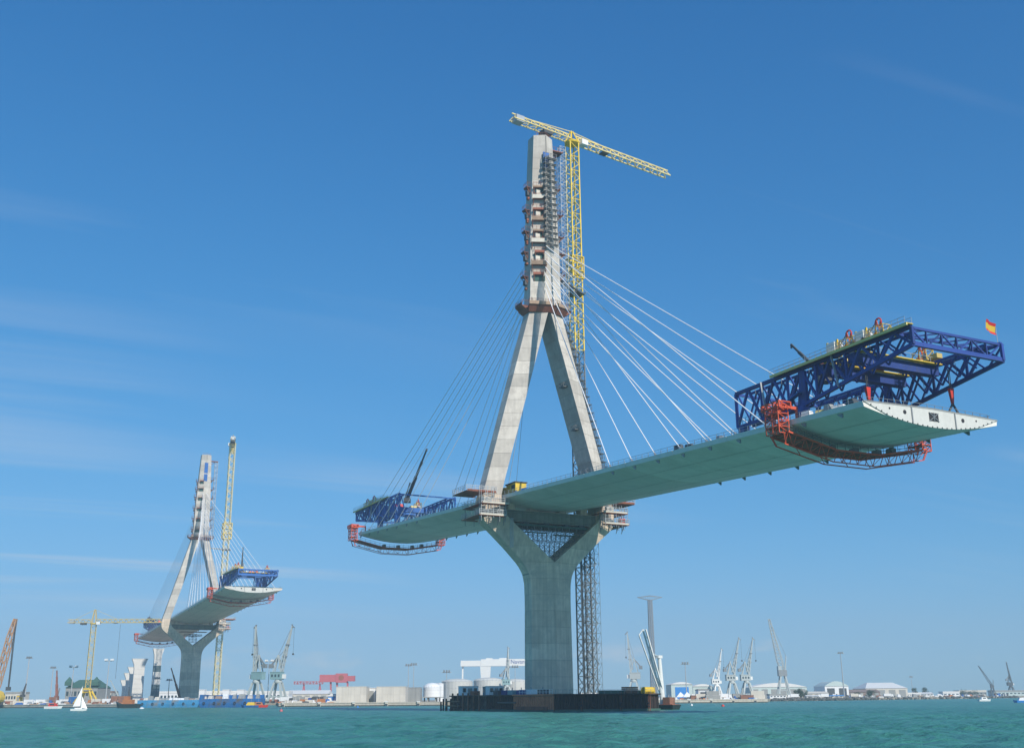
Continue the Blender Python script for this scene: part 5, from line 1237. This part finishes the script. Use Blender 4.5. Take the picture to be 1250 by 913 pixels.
hall(1037, 1075, 841, 1130, 'long brown roofed shed in front of the big white hall', 'roof_brown', 'roof_brown', 'gable', 24, doors=4)
hall(1058, 1109, 832.5, 1190, 'big white shipyard hall with stepped pale roof on the right shore', 'cream_wall', 'roof_white', 'hip', 46, eave=.6, doors=4)
hall(1098, 1125, 845, 1200, 'low white sheds beside the big shipyard hall', 'white_paint', 'roof_white', 'flat', 14, doors=4)
hall(1124, 1140, 844.5, 1250, 'small white house on the right shore', 'white_paint', 'roof_white', 'gable', 14, nwin=4, cat='building')
hall(1152, 1172, 843.5, 1400, 'low white block with blue roof top unit on the far right shore', 'white_paint', 'roof_white', 'flat', 14, nwin=4, cat='building')
hall(1172, 1205, 842, 1600, 'long grey block on the far right shore', 'grey_wall', 'cream_wall', 'flat', 20, nwin=8, cat='building')
hall(1214, 1252, 842, 1650, 'pale blue grey block beneath the dark shore cranes', 'shed_green', 'grey_wall', 'flat', 20, nwin=8, cat='building')
hall(985, 1000, 848, 930, 'white boat store near the dark rubble shore', 'white_paint', 'roof_white', 'gable', 8, doors=2)
hall(1013, 1030, 848, 960, 'pale kiosk below the floodlight mast', 'cream_wall', 'door_blue', 'flat', 8, nwin=3, cat='building')
hall(940, 960, 846.5, 900, 'white quay office under the tall lattice crane', 'white_paint', 'grey_wall', 'flat', 10, nwin=5, cat='building')
hall(710, 740, 845, 800, 'low pale store between the pier and the cofferdam containers', 'cream_wall', 'roof_white', 'flat', 12, doors=2)

# ---------------------------------------------------------------- large gantries
def portal(px0, px1, pxleg, ytop, ybot, Y, label, m, txt=None):
    a, b = at(px0, HOR, Y), at(px1, HOR, Y); w = b.x - a.x; zt, zb_ = hgt(ytop, px0, Y) - LZ, hgt(ybot, px0, Y) - LZ; k = (zt - zb_)
    c = thing('shipyard_gantry', (a.x, Y, LZ), label, 'gantry crane', 0)
    lx = at(pxleg, HOR, Y).x - a.x
    MB().box(0, lx, 0, 9, zb_, zt - k * .18).build('girder', m, c); MB().box(lx, w, -.4, 9.4, zb_, zt).build('main_girder', m, c)
    MB().loft([[(lx + 2, 2, 0), (lx + 9, 2, 0), (lx + 9, 7, 0), (lx + 2, 7, 0)], [(lx - 1, 0, zb_ + .1), (lx + 12, 0, zb_ + .1), (lx + 12, 9, zb_ + .1), (lx - 1, 9, zb_ + .1)]]).build('box_leg', m, c)
    for y in (1, 8): MB().bar((2, y, 0), (2.5, 4.5, zb_), 1.8).build('slender_leg', m, c)
    for x0, x1 in ((lx + 6, lx + 14), (lx + 22, lx + 32)): MB().box(x0, x1, 1, 8, zt, zt + k * .16).build('trolley', m, c)
    r = MB()
    for i in range(30): r.bar((w * i / 29, -.3, zt), (w * i / 29, -.3, zt + 1.1), .12)
    r.build('girder_railing', 'galvanised', c, kind='stuff')
    for x in (2, lx + 5): MB().box(x - 4, x + 5, 0, 9, 0, 2).build('bogie', 'far_dark', c)
    if txt:
        s_, px, size = txt; cu = bpy.data.curves.new('lettering', 'FONT'); cu.body = s_; cu.size = size; cu.extrude = .05
        t0 = bpy.data.objects.new('tmp', cu); me = bpy.data.meshes.new_from_object(t0); bpy.data.objects.remove(t0)
        me.materials.clear(); me.materials.append(MATS['blue_steel'])
        o = place('lettering', me, c, (at(px, HOR, Y).x - a.x, -.55, zb_ + k * .34)); o.rotation_euler = (math.pi / 2, 0, 0)
    return c
portal(562, 692, 587, 804.5, 813, 1350, 'huge white shipyard gantry crane with lettering behind the round tanks', 'port_white', ('Navantia', 623.5, 6.6))
rg = at(358, HOR, 1050)
g = thing('red_gantry_crane', (rg.x, rg.y, LZ), 'low red lattice gantry with thin legs on the quay beside the beige store', 'gantry crane', 0)
wr_ = 35 * mpp(1050); zt = hgt(833, 370, 1050) - LZ
MB().lattice(0, wr_, 0, 3, zt - 1.2, zt + 1.2, 9, 1, 1, .35).build('girder', 'pink_red', g, kind='stuff')  # pinkish red puts distance haze into the colour of girder and legs
for x in (9, 24): MB().bar((x - 2, 1.5, 0), (x, 1.5, zt - 1), .9).bar((x + 2.4, 1.5, 0), (x, 1.5, zt - 1), .9).build('leg', 'pink_red', g)
rg2 = at(389, HOR, 1100); g = thing('red_gantry_crane', (rg2.x, rg2.y, LZ), 'tall red box girder gantry with round logo panel above the beige store', 'gantry crane', 0)
w2 = 43 * mpp(1100); zt = hgt(822, 410, 1100) - LZ; zb2 = hgt(832, 410, 1100) - LZ
MB().box(0, w2 * .46, 0, 6, zb2, zt - .8).build('girder', 'pink_red', g); MB().box(w2 * .46, w2 * .78, -.5, 6.5, zb2 - .6, zt + .3).build('machine_house', 'pink_red', g); MB().box(w2 * .78, w2, 0, 6, zb2 + .6, zt - 2).build('girder', 'pink_red', g)  # red paled to pink, distance haze painted into it
MB().tube((w2 * .62, -.62, (zt + zb2) / 2), (w2 * .62, -.52, (zt + zb2) / 2), 2.6, 2.6, 16).build('round_panel', 'rust', g)
for x in (.34, .52, .82): MB().bar((w2 * x, 3, 0), (w2 * x - 1.0, 3, zb2), 1.6).build('leg', 'pink_red', g)

# electricity tower with cross arm
b = at(798.5, HOR, 1850); et = thing('electricity_tower', (b.x, b.y, LZ), 'very tall grey lattice electricity tower with wide cross arm above the crane boat', 'tower', 0)
He = hgt(727, 797, 1850) - LZ; n = 26
def rad(f): return 5.0 - 1.2 * f
tm = MB(); N = 8
for i in range(n):
    f0, f1 = i / n, (i + 1) / n
    for j in range(N):
        a0, a1 = 2 * math.pi * j / N, 2 * math.pi * (j + 1) / N
        p = lambda f, a: (rad(f) * math.cos(a), rad(f) * math.sin(a), He * .96 * f)
        tm.bar(p(f0, a0), p(f1, a0), .8); tm.bar(p(f0, a0), p(f1, a1), .4); tm.bar(p(f0, a1), p(f1, a0), .4); tm.bar(p(f0, a0), p(f0, a1), .45)
tm.build('lattice_shaft', 'grey_steel', et, kind='stuff')
ca = MB(); ws = 15.5 * mpp(1850)
for y in (-4, 4):
    ca.bar((-ws, 0, He * .985), (0, y, He * 1.0), 1.0).bar((0, y, He), (ws, 0, He * .985), 1.0).bar((-ws, 0, He * .985), (0, y, He * .955), 1.0).bar((0, y, He * .955), (ws, 0, He * .985), 1.0)
for i in range(-5, 6): ca.bar((i * ws / 6, -3, He * (.957 + .028 * abs(i) / 6)), (i * ws / 6, -3, He * (1 - .015 * abs(i) / 6)), .8)
ca.build('cross_arm', 'grey_steel', et, kind='stuff')

# ---------------------------------------------------------------- yellow crane, crawler crane and booms on the left quay
yb = at(105.5, HOR, 765)
tcl = tower_crane(Vector((yb.x, yb.y, LZ)), 'yellow hammerhead tower crane on strutted base behind the sailing boat', hgt(762, 107, 765) - LZ, 3.2, 44, 16, R(4), 'ochre', 'ochre', 9.0, -1, head=6.5)  # yellow muted to ochre, distance haze painted into the colour
for sx, sy in ((-1, -1), (1, -1), (1, 1), (-1, 1)): MB().bar((sx * 6.5, sy * 6, 0), (sx * 1.4, sy * 1.4, 10), 1.1).build('base_strut', 'yellow', tcl)
MB().box(-2, 2, -2, 2, 7.6, 10.5).build('base_frame', 'yellow', tcl)
MB().bar((18, 1, 60), (18, 1, 24), .14).build('hoist_rope', 'far_dark', tcl).location = (0, 0, hgt(762, 107, 765) - LZ - 60)
o = at(-9, HOR, 780); tip = at(19, 755, 780)
cc = boom_crane((o.x, o.y, LZ), tip, 'orange lattice crawler crane with yellow drum at the left end of the quay', 'tan_orange', 3.6, 'crane', 'crawler_crane', True, None, 'yellow')
MB().box(-5, 6, -4, -1.6, 0, 2.4).box(-5, 6, 1.6, 4, 0, 2.4).build('crawler_track', 'far_dark', cc)
MB().tube((2.4, -3.6, 5.0), (2.4, 3.6, 5.0), 4.6, 4.6, 18).build('drum', 'yellow', cc); MB().tube((2.4, -3.8, 5.0), (2.4, -3.6, 5.0), 1.9, 1.9, 14).build('drum_hub', 'red', cc)
d = Vector(tip) - Vector((o.x, o.y, LZ)); e = at(10, 838, 780) - Vector((o.x, o.y, LZ))
MB().bar(d, e, .5).bar(d + Vector((.8, 0, 0)), e + Vector((.6, 0, 0)), .4).box(e.x - 1.2, e.x + 1.6, e.y - 1, e.y + 1, e.z - 2.5, e.z).build('hoist_rope', 'far_dark', cc)
def slant(px0, y0, px1, y1, Y, label, m, w):
    a = at(px0, y0, Y); a.z = max(a.z, LZ); return boom_crane((a.x, a.y, a.z), at(px1, y1, Y), label, m, w, 'crane', 'mobile_crane', False, None, m)
slant(27.5, 850, 32, 834, 800, 'dark slanted boom on the left quay by the low pale building', 'far_dark', 1.3)
slant(69, 851, 69.5, 818, 900, 'reddish upright boom near the green roofed building', 'rust', 1.7)
slant(219, 853, 209, 815, 790, 'rusty slanted crane boom leaning beside the far concrete pier', 'rust', 1.3)
slant(145, 853, 135, 830, 800, 'faint pale boom between the yellow crane and the pale piers', 'port_grey', .8)
slant(157.2, 852, 157.6, 838, 780, 'thin dark upright boom in front of the pale piers', 'far_dark', .9)

# floodlight masts
def light_mast(px, Y, ytop, label, twin=True, m='galvanised', r=.45):
    b = at(px, HOR, Y); H = hgt(ytop, px, Y) - LZ; c = thing('floodlight_mast', (b.x, b.y, LZ), label, 'light mast', 0, 'floodlight masts')
    MB().tube((0, 0, 0), (0, 0, H), r, r * .55, 8).build('pole', m, c)
    MB().box(-3.0, 3.0, -.3, .3, H - .4, H).build('crossbar', m, c)
    for x in ((-2.6, -1.5, 1.5, 2.6) if twin else (-1.6, 0, 1.6)): MB().box(x - .5, x + .5, -.9, .4, H, H + 1.2).build('lamp', 'white_paint' if twin else 'grey_steel', c)
light_mast(129, 760, 806, 'floodlight mast with two bright lamp pairs right of the yellow crane')
light_mast(86, 800, 814, 'floodlight mast left of the yellow crane')
light_mast(30, 900, 803, 'pale mast behind the crawler crane', False, r=.6); light_mast(61, 950, 815, 'pale mast left of the reddish boom', False, r=.6)
light_mast(498, 820, 812, 'pale floodlight mast behind the grey store', False, r=.35); light_mast(504.5, 830, 811, 'pale floodlight mast nearest the white tank', False, r=.35)
light_mast(545, 700, 820, 'lamp mast at the left cofferdam cabin', False, r=.28); light_mast(629, 760, 814, 'lamp mast behind the cofferdam by the pier', False, r=.3)
light_mast(838.5, 740, 810, 'tall floodlight mast in front of the blue doored hall', False, r=.4); light_mast(1031, 960, 797, 'tall floodlight mast in front of the curved white hall', False, r=.6)
light_mast(326.5, 780, 807, 'slim floodlight mast between the two grey harbour cranes', True, r=.3); light_mast(190, 900, 828, 'short dark mast behind the banded pier', False, 'far_dark', .3)
light_mast(205, 950, 830, 'dark mast left of the slanted rusty boom', False, 'far_dark', .4); light_mast(1115, 1500, 826, 'faint mast right of the big shipyard hall', False, r=.5)
light_mast(720, 820, 836, 'white chimney like post between pier and scaffold tower', False, 'port_white', .6)

# ---------------------------------------------------------------- boats and barges
def hull(mb, L, B, z0, z1, bow=.25, m=None):
    r0 = [(-L / 2, -B * .38, z0), (L * .28, -B * .38, z0), (L * .40, 0, z0), (L * .28, B * .38, z0), (-L / 2, B * .38, z0)]
    r1 = [(-L / 2, -B / 2, z1), (L * .30, -B / 2, z1), (L / 2, 0, z1 + bow), (L * .30, B / 2, z1), (-L / 2, B / 2, z1)]
    return mb.loft([r0, r1], m)
def wpos(px, Y): b = at(px, HOR, Y); return (b.x, b.y, 0)
sb = thing('sailing_boat', wpos(98, 470), 'white sailing boat with two white sails under way before the left quay', 'sailing boat', R(8))
hull(MB(), 6.6, 2.3, -.4, .75).build('hull', 'white_paint', sb); MB().box(-1.8, 1.2, -.6, .6, .7, 1.15).build('cabin', 'white_paint', sb)
MB().tube((.3, 0, .5), (.55, 0, 10.0), .07, .05, 6).build('mast', 'galvanised', sb); MB().bar((.35, 0, 1.6), (-2.6, -.4, 1.5), .08).build('boom', 'galvanised', sb)
def sail(pts, name, bel):
    A, B, C = map(Vector, pts); v = []; n = 6; f = []
    for i in range(n + 1):
        u = i / n; l, r = A.lerp(C, u), B.lerp(C, u)
        for j in range(4): w_ = j / 3; p = l.lerp(r, w_); v.append(p + Vector((0, bel * math.sin(math.pi * w_) * (1 - u), 0)))
    for i in range(n):
        for j in range(3): a = i * 4 + j; f.append((a, a + 1, a + 5, a + 4))
    return MB().add(v, f).build(name, 'sail', sb)
sail([(.25, 0, 1.8), (-2.6, -.4, 1.7), (.5, 0, 9.8)], 'main_sail', -.35); sail([(3.2, .1, .8), (.7, -.4, 1.2), (.6, 0, 5.8)], 'fore_sail', -.3)
def motor_boat(px, Y, L, m, top, label, rz=0):
    c = thing('motor_boat', wpos(px, Y), label, 'boat', R(rz)); hull(MB(), L, L * .36, -.4, L * .13).build('hull', m, c)
    MB().loft([[(-L * .3, -L * .13, L * .13), (L * .18, -L * .13, L * .13), (L * .18, L * .13, L * .13), (-L * .3, L * .13, L * .13)], [(-L * .27, -L * .11, L * .3), (L * .08, -L * .11, L * .3), (L * .08, L * .11, L * .3), (-L * .27, L * .11, L * .3)]]).build('cabin', top, c)
    MB().box(-L * .2, L * .05, -L * .135, -L * .12, L * .19, L * .26).build('window', 'window', c)
    MB().bar((-L * .1, 0, L * .3), (-L * .1, 0, L * .5), .08).build('antenna', 'galvanised', c)
motor_boat(67, 640, 10, 'white_paint', 'red', 'white boat with red cabin moored at the left quay')
motor_boat(1202, 640, 7.5, 'white_paint', 'white_paint', 'small white motor boat off the far right shore', 5)
motor_boat(1246, 500, 7, 'door_blue', 'white_paint', 'small blue and white boat at the right edge', 175)
motor_boat(305, 590, 9, 'barge_blue', 'yellow', 'small blue boat with yellow cabin at the barge stern', 180); motor_boat(318, 600, 9, 'red', 'orange', 'small red boat with orange cabin at the end of the big blue barge', 5)
tug = thing('tug_boat', wpos(156, 640), 'dark tug with orange wheelhouse beside the pale blue barge', 'tug boat', R(172))
hull(MB(), 14, 5, -.6, 2.2, 1.6).build('hull', 'tug_dark', tug); MB().box(-3.5, 2.2, -1.7, 1.7, 2.1, 4.6).build('wheelhouse', 'orange', tug); MB().box(-1, 1.6, -1.3, 1.3, 4.6, 6.4).build('bridge', 'orange', tug)
MB().box(-.8, 1.4, -1.36, -1.3, 5.1, 6.0).build('window', 'window', tug); MB().tube((-2.4, 0, 4.6), (-2.4, 0, 6.8), .45, .4, 10).build('funnel', 'far_dark', tug)
def barge(px0, px1, Y, H, m, label, clutter):
    a, b = at(px0, HOR, Y), at(px1, HOR, Y); w = b.x - a.x
    c = thing('barge', (a.x, Y, 0), label, 'barge', 0, 'blue work barges')
    MB().loft([[(1.2, .6, -.8), (w - 1.2, .6, -.8), (w - 1.2, 11.4, -.8), (1.2, 11.4, -.8)], [(0, 0, H * .45), (w, 0, H * .45), (w, 12, H * .45), (0, 12, H * .45)], [(0, 0, H), (w, 0, H), (w, 12, H), (0, 12, H)]]).build('hull', m, c)
    for i in range(6): x = w * (i + .5) / 6; MB().ring((x, -.25, H * .5), .55, .2, 'y', 10).build('tyre_fender', 'dark', c)
    r = MB()
    for i in range(24): r.bar((w * i / 23, .15, H), (w * i / 23, .15, H + 1.1), .08)
    r.bar((0, .15, H + 1.1), (w, .15, H + 1.1), .07); r.build('guard_rail', m, c, kind='stuff')
    for i in range(clutter):
        x = w * (i + .35) / clutter + random.uniform(-.6, .6); hh = random.uniform(.8, 2.4); ww = random.uniform(.9, 2.0)
        MB().loft([[(x - ww, 2, H), (x + ww, 2, H), (x + ww, 5, H), (x - ww, 5, H)], [(x - ww * .7, 2.4, H + hh), (x + ww * .8, 2.4, H + hh), (x + ww * .8, 4.6, H + hh), (x - ww * .7, 4.6, H + hh)]]).build('deck_cargo', random.choice(['rust_brown', 'cream_wall', 'grey_wall', 'plank', 'white_paint']), c)
    return c
barge(168, 243, 660, 4.2, 'barge_pale', 'pale blue barge with heaped cargo between the tug and the dark blue barge', 12)
bb = barge(243, 318, 615, 4.6, 'barge_blue', 'big dark blue barge with side walls in front of the far pier', 8)
MB().box(.2, 33, 10.6, 11.9, 4.6, 6.6).box(.2, 2.4, .2, 11.9, 4.6, 6.8).build('side_wall', 'barge_blue', bb)
def buoy(px, Y, m, label, r=.55):
    c = thing('buoy', wpos(px, Y), label, 'buoy', 0, 'mooring buoys')
    MB().lathe([(.05, -.5), (r * .8, -.35), (r, .1), (r * .8, .5), (r * .2, .75)], 12).build('float', m, c); MB().tube((0, 0, .6), (0, 0, 1.25), .08, .06, 6).build('top_eye', 'galvanised', c)
buoy(344, 362, 'pink_red', 'pink buoy on the water near the big barge'); buoy(174, 560, 'white_paint', 'white ball buoy in front of the pale blue barge', 1.2)
buoy(826, 330, 'pink_red', 'pink buoy beside the crane boat', .5); buoy(882, 420, 'red', 'red buoy off the quay with the white crane', .6); buoy(844, 470, 'white_paint', 'white buoy off the white tents', .5); buoy(437, 520, 'door_blue', 'blue buoy in front of the beige stores', .5)
# white fender posts on the quay faces
def fender(px, Y, i, label, grp):
    c = thing('fender_post', wpos(px, Y - 1.6), label, 'fender', 0, grp)
    MB().box(-.8, .8, -.3, .5, -.6, 2.15).build('post', 'cream_wall', c); MB().box(-1.0, 1.0, -.5, .6, 2.15, 2.5).build('cap', 'white_paint', c); MB().box(-.6, .6, -.6, -.3, .1, 1.3).build('rubber_pad', 'far_dark', c)
for i, px in enumerate((346, 390, 432, 472, 511)): fender(px, 645 - 5 * (px - 341) / 200, i, 'pale fender post on the quay wall %s' % ('by the leaning harbour crane', 'below the red gantry', 'below the first beige store', 'below the second beige store', 'below the dark grey store')[i], 'fender posts on the quay walls')
for i, px in enumerate((841, 868, 895, 922)): fender(px, 655 + 47 * (px - 700) / 236, i, 'pale fender post on the quay wall %s' % ('below the white tents', 'below the low white shed', 'below the grey port crane', 'at the far quay end')[i], 'fender posts on the quay walls')

# ---------------------------------------------------------------- vehicles and trees
def truck(px, Y, cab, box, label, L=9.0):
    b = at(px, HOR, Y); c = thing('parked_truck', (b.x, b.y, LZ), label, 'truck', R(random.choice((0, 180))), 'trucks on the quays')
    MB().box(-L / 2, L * .22, -1.2, 1.2, 1.0, 3.4).build('cargo_box', box, c)
    MB().loft([[(L * .25, -1.15, .6), (L / 2, -1.15, .6), (L / 2, 1.15, .6), (L * .25, 1.15, .6)], [(L * .25, -1.1, 2.8), (L * .44, -1.1, 2.8), (L * .44, 1.1, 2.8), (L * .25, 1.1, 2.8)]]).build('cab', cab, c)
    MB().box(L * .455, L * .47, -.95, .95, 1.7, 2.5).build('windscreen', 'window', c); MB().box(-L / 2, L * .46, -.9, .9, .6, .98).build('chassis', 'far_dark', c)
    for x in (-L * .36, -L * .2, L * .36):
        for y in (-1.0, 1.0): MB().tube((x, y - .15, .5), (x, y + .15, .5), .5, .5, 10).build('wheel', 'dark', c)
veh = [(38, 790, 'white_paint', 'white_paint'), (48, 782, 'white_paint', 'white_paint'), (57, 785, 'blue_light', 'grey_wall'), (77, 775, 'white_paint', 'white_paint'), (116, 748, 'orange', 'cream_wall'),
       (134, 745, 'white_paint', 'white_paint'), (126, 760, 'blue_steel', 'cream_wall'), (352, 665, 'white_paint', 'white_paint'), (362, 660, 'far_dark', 'grey_wall'), (374, 668, 'white_paint', 'cream_wall'), (385, 662, 'blue_steel', 'far_dark'),
       (396, 664, 'white_paint', 'grey_wall'), (848, 712, 'white_paint', 'white_paint'), (858, 706, 'white_paint', 'cream_wall'), (903, 716, 'far_dark', 'grey_wall'), (885, 712, 'white_paint', 'white_paint'), (968, 905, 'white_paint', 'white_paint'), (1005, 935, 'white_paint', 'white_paint'), (1045, 965, 'white_paint', 'cream_wall'), (1085, 1050, 'white_paint', 'white_paint')]
cn = {'white_paint': 'white', 'blue_light': 'bright blue', 'grey_wall': 'grey', 'orange': 'orange', 'cream_wall': 'cream', 'blue_steel': 'dark blue', 'far_dark': 'black'}
near_what = ['by the low pale building', 'next to another white truck', 'by the reddish boom', 'under the green roofed building', 'at the foot of the yellow crane', 'by the small beige building', 'right of the yellow crane foot', 'at the foot of the leaning crane', 'between the leaning crane and red gantry', 'under the low red gantry', 'right of the low red gantry legs', 'beside the blue fronted shed', 'beside the white tents', 'before the low white shed', 'between the two grey port cranes', 'beside the white port crane', 'by the tall lattice crane', 'by the white boat store', 'by the wide low tree', 'before the big shipyard hall']
for (px, Y, a, b), nw in zip(veh, near_what):
    where = 'on the left quay' if px < 150 else ('on the quay before the red gantry' if px < 400 else ('on the quay before the port cranes' if px < 930 else 'on the right shore'))
    truck(px, Y, a, b, '%s cabbed truck with %s box parked %s' % (cn[a], cn[b], nw))
hall(20, 24, 847, 800, 'tiny yellow site hut by the dark slanted boom', 'yellow', 'roof_white', 'flat', 5, eave=.9, doors=1)
for i, (px, Y, m, w_) in enumerate([(12, 795, 'rust', 9), (92, 770, 'barge_blue', 9), (100, 772, 'rust', 8), (140, 740, 'rust_brown', 5), (112, 752, 'galvanised', 8), (150, 738, 'rust_brown', 6), (24, 790, 'cream_wall', 8), (66, 788, 'rust_brown', 7), (333, 905, 'rust', 9), (300, 905, 'white_paint', 12), (325, 910, 'orange', 8), (870, 700, 'grey_wall', 9), (912, 712, 'rust_brown', 8), (925, 712, 'cream_wall', 9)]):
    b = at(px, HOR, Y); c = thing('shipping_container', (b.x, b.y, LZ), '%s shipping container %s' % ({'rust': 'red brown', 'barge_blue': 'blue', 'orange': 'orange', 'galvanised': 'silver', 'rust_brown': 'dark brown', 'cream_wall': 'cream', 'white_paint': 'white', 'grey_wall': 'grey'}[m], 'on the left quay' if px < 200 else ('behind the dark blue barge' if px < 400 else 'on the quay by the white port crane')), 'container', R(random.uniform(-8, 8)), 'containers on the quays')
    c['label'] = ['red brown container behind the crawler crane', 'blue container left of the yellow crane foot', 'red brown container beside the blue one by the yellow crane', 'dark brown crate stack left of the tug', 'silver container right of the yellow crane foot', 'dark brown container stack beside the tug', 'cream container by the dark slanted boom', 'dark brown container by the reddish boom', 'red brown container behind the small red boat', 'white container row behind the dark blue barge', 'orange container behind the small red boat', 'grey container by the white port crane foot', 'dark brown container by the second grey port crane', 'cream container at the far quay end'][i]
    for k in range(1 + i % 2): MB().box(-w_ / 2 + k * .4, w_ / 2 - k * .4, -1.2, 1.2, k * 2.5 + .04, k * 2.5 + 2.48).build('container_box', m, c)
    for x in (-w_ / 2 - .04, w_ / 2): MB().box(x, x + .06, -1.0, 1.0, .2, 2.3).build('end_door', m, c)
def tree(px, Y, H, Wd, label):
    b = at(px, HOR, Y); c = thing('shore_tree', (b.x, b.y, LZ - .1), label, 'tree', 0, 'trees on the right shore')
    t_ = MB(); t_.tube((0, 0, 0), (.1, 0, H * .5), .35, .2, 7)
    for k in range(5): a = k * 1.3; t_.tube((.05, 0, H * (.25 + .05 * k)), (Wd * .35 * math.cos(a), Wd * .35 * math.sin(a), H * (.55 + .06 * k)), .14, .05, 5)
    t_.build('trunk', 'trunk', c)
    m = MB(); cl = [(random.uniform(-.38, .38) * Wd, random.uniform(-.38, .38) * Wd, H * random.uniform(.35, .85), random.uniform(.16, .26) * Wd) for _ in range(12)]
    for cx_, cy_, cz, r in cl:
        for _ in range(110):
            d = Vector((random.gauss(0, 1), random.gauss(0, 1), random.gauss(0, 1))).normalized() * r * random.uniform(.6, 1.05); p = Vector((cx_, cy_, cz)) + d
            if p.z < H * .15: continue
            u = Vector((random.gauss(0, 1), random.gauss(0, 1), random.gauss(0, 1))).normalized(); v = u.cross(d.normalized()).normalized(); s_ = random.uniform(.25, .5)
            m.add([p, p + u * s_ + v * s_ * .4, p + u * s_ * 1.8, p + u * s_ - v * s_ * .4], [(0, 1, 2, 3)])
    m.build('crown', 'leaf', c, kind='stuff')
for px, Y, H, Wd, lb in [(975, 935, 8.5, 8, 'round dark tree beside the low cream shed'), (981, 940, 6.5, 7, 'smaller dark tree next to the round one'), (1062, 1010, 6, 10, 'wide low dark tree in front of the brown roofed shed'), (1048, 1020, 4.5, 6, 'little dark tree left of the wide low one'),
                     (1118, 1240, 10, 7, 'dark tree behind the small white house'), (1131, 1300, 11, 8, 'taller dark tree behind the small white house'), (1178, 1420, 8, 14, 'spreading dark tree by the block with the blue unit'), (1188, 1430, 7, 12, 'low dark tree beside the long grey block')]:
    tree(px, Y, H, Wd, lb)

# small goods on the quays, too many and too small to tell apart
def goods(name, px0, Y0, px1, Y1, n, deep, label, hmax=2.6):
    m = MB(); pal = ['rust_brown', 'cream_wall', 'grey_wall', 'white_paint', 'far_dark', 'plank', 'galvanised', 'orange', 'blue_light', 'beige_wall', 'white_paint']
    for _ in range(n):
        f = random.random(); p = Vector(q(px0 + (px1 - px0) * f, Y0 + (Y1 - Y0) * f)); x, y = p.x + random.uniform(-1, 1), p.y + random.uniform(3, deep)
        w, d, h = random.uniform(.4, 2.6), random.uniform(.4, 2), random.uniform(.4, hmax) * random.random() ** .4; mm = random.choice(pal); e = random.uniform(.5, 1)
        if random.random() < .15: m.tube((x, y, LZ), (x, y, LZ + h * 2.4), .12, .1, 5, mm)
        else: m.loft([[(x - w, y - d, LZ), (x + w, y - d, LZ), (x + w, y + d, LZ), (x - w, y + d, LZ)], [(x - w * e, y - d * e, LZ + h), (x + w * e, y - d, LZ + h * random.uniform(.6, 1)), (x + w * e, y + d * e, LZ + h), (x - w, y + d * e, LZ + h)]], mm)
    o = m.build(name, 'rust_brown', kind='stuff'); o['label'] = label; o['category'] = 'site goods'
goods('quay_goods', -20, 791, 146, 722, 230, 26, 'scattered small goods and gear on the left quay')
goods('quay_goods', 342, 646, 410, 644, 70, 14, 'scattered small gear on the quay under the red gantry')
goods('quay_goods', 700, 656, 934, 700, 130, 30, 'scattered small gear on the quay under the port cranes')
goods('quay_goods', 170, 902, 338, 902, 110, 20, 'scattered small gear on the bank behind the blue barges')
goods('quay_goods', 942, 885, 1240, 1275, 170, 40, 'scattered small huts and gear along the right shore', 4.0)

# ---------------------------------------------------------------- air
hz = MB().box(-3300, 3300, -150, 3300, -8, 216).mesh('haze', 'core')
hm = bpy.data.materials.new('haze_air'); hm.use_nodes = True; ht = hm.node_tree
for n_ in list(ht.nodes):
    if n_.type == 'BSDF_PRINCIPLED': ht.nodes.remove(n_)
pv = ht.nodes.new('ShaderNodeVolumePrincipled'); pv.inputs['Density'].default_value = 0.00023; pv.inputs['Color'].default_value = (0.56, 0.71, 0.82, 1)
pv.inputs['Anisotropy'].default_value = 0.0
ht.links.new(pv.outputs[0], ht.nodes['Material Output'].inputs['Volume'])
hz.materials.clear(); hz.materials.append(hm)
ho_ = place('haze', hz, kind='stuff'); ho_['label'] = 'pale blue sea haze over the whole bay'; ho_['category'] = 'haze'
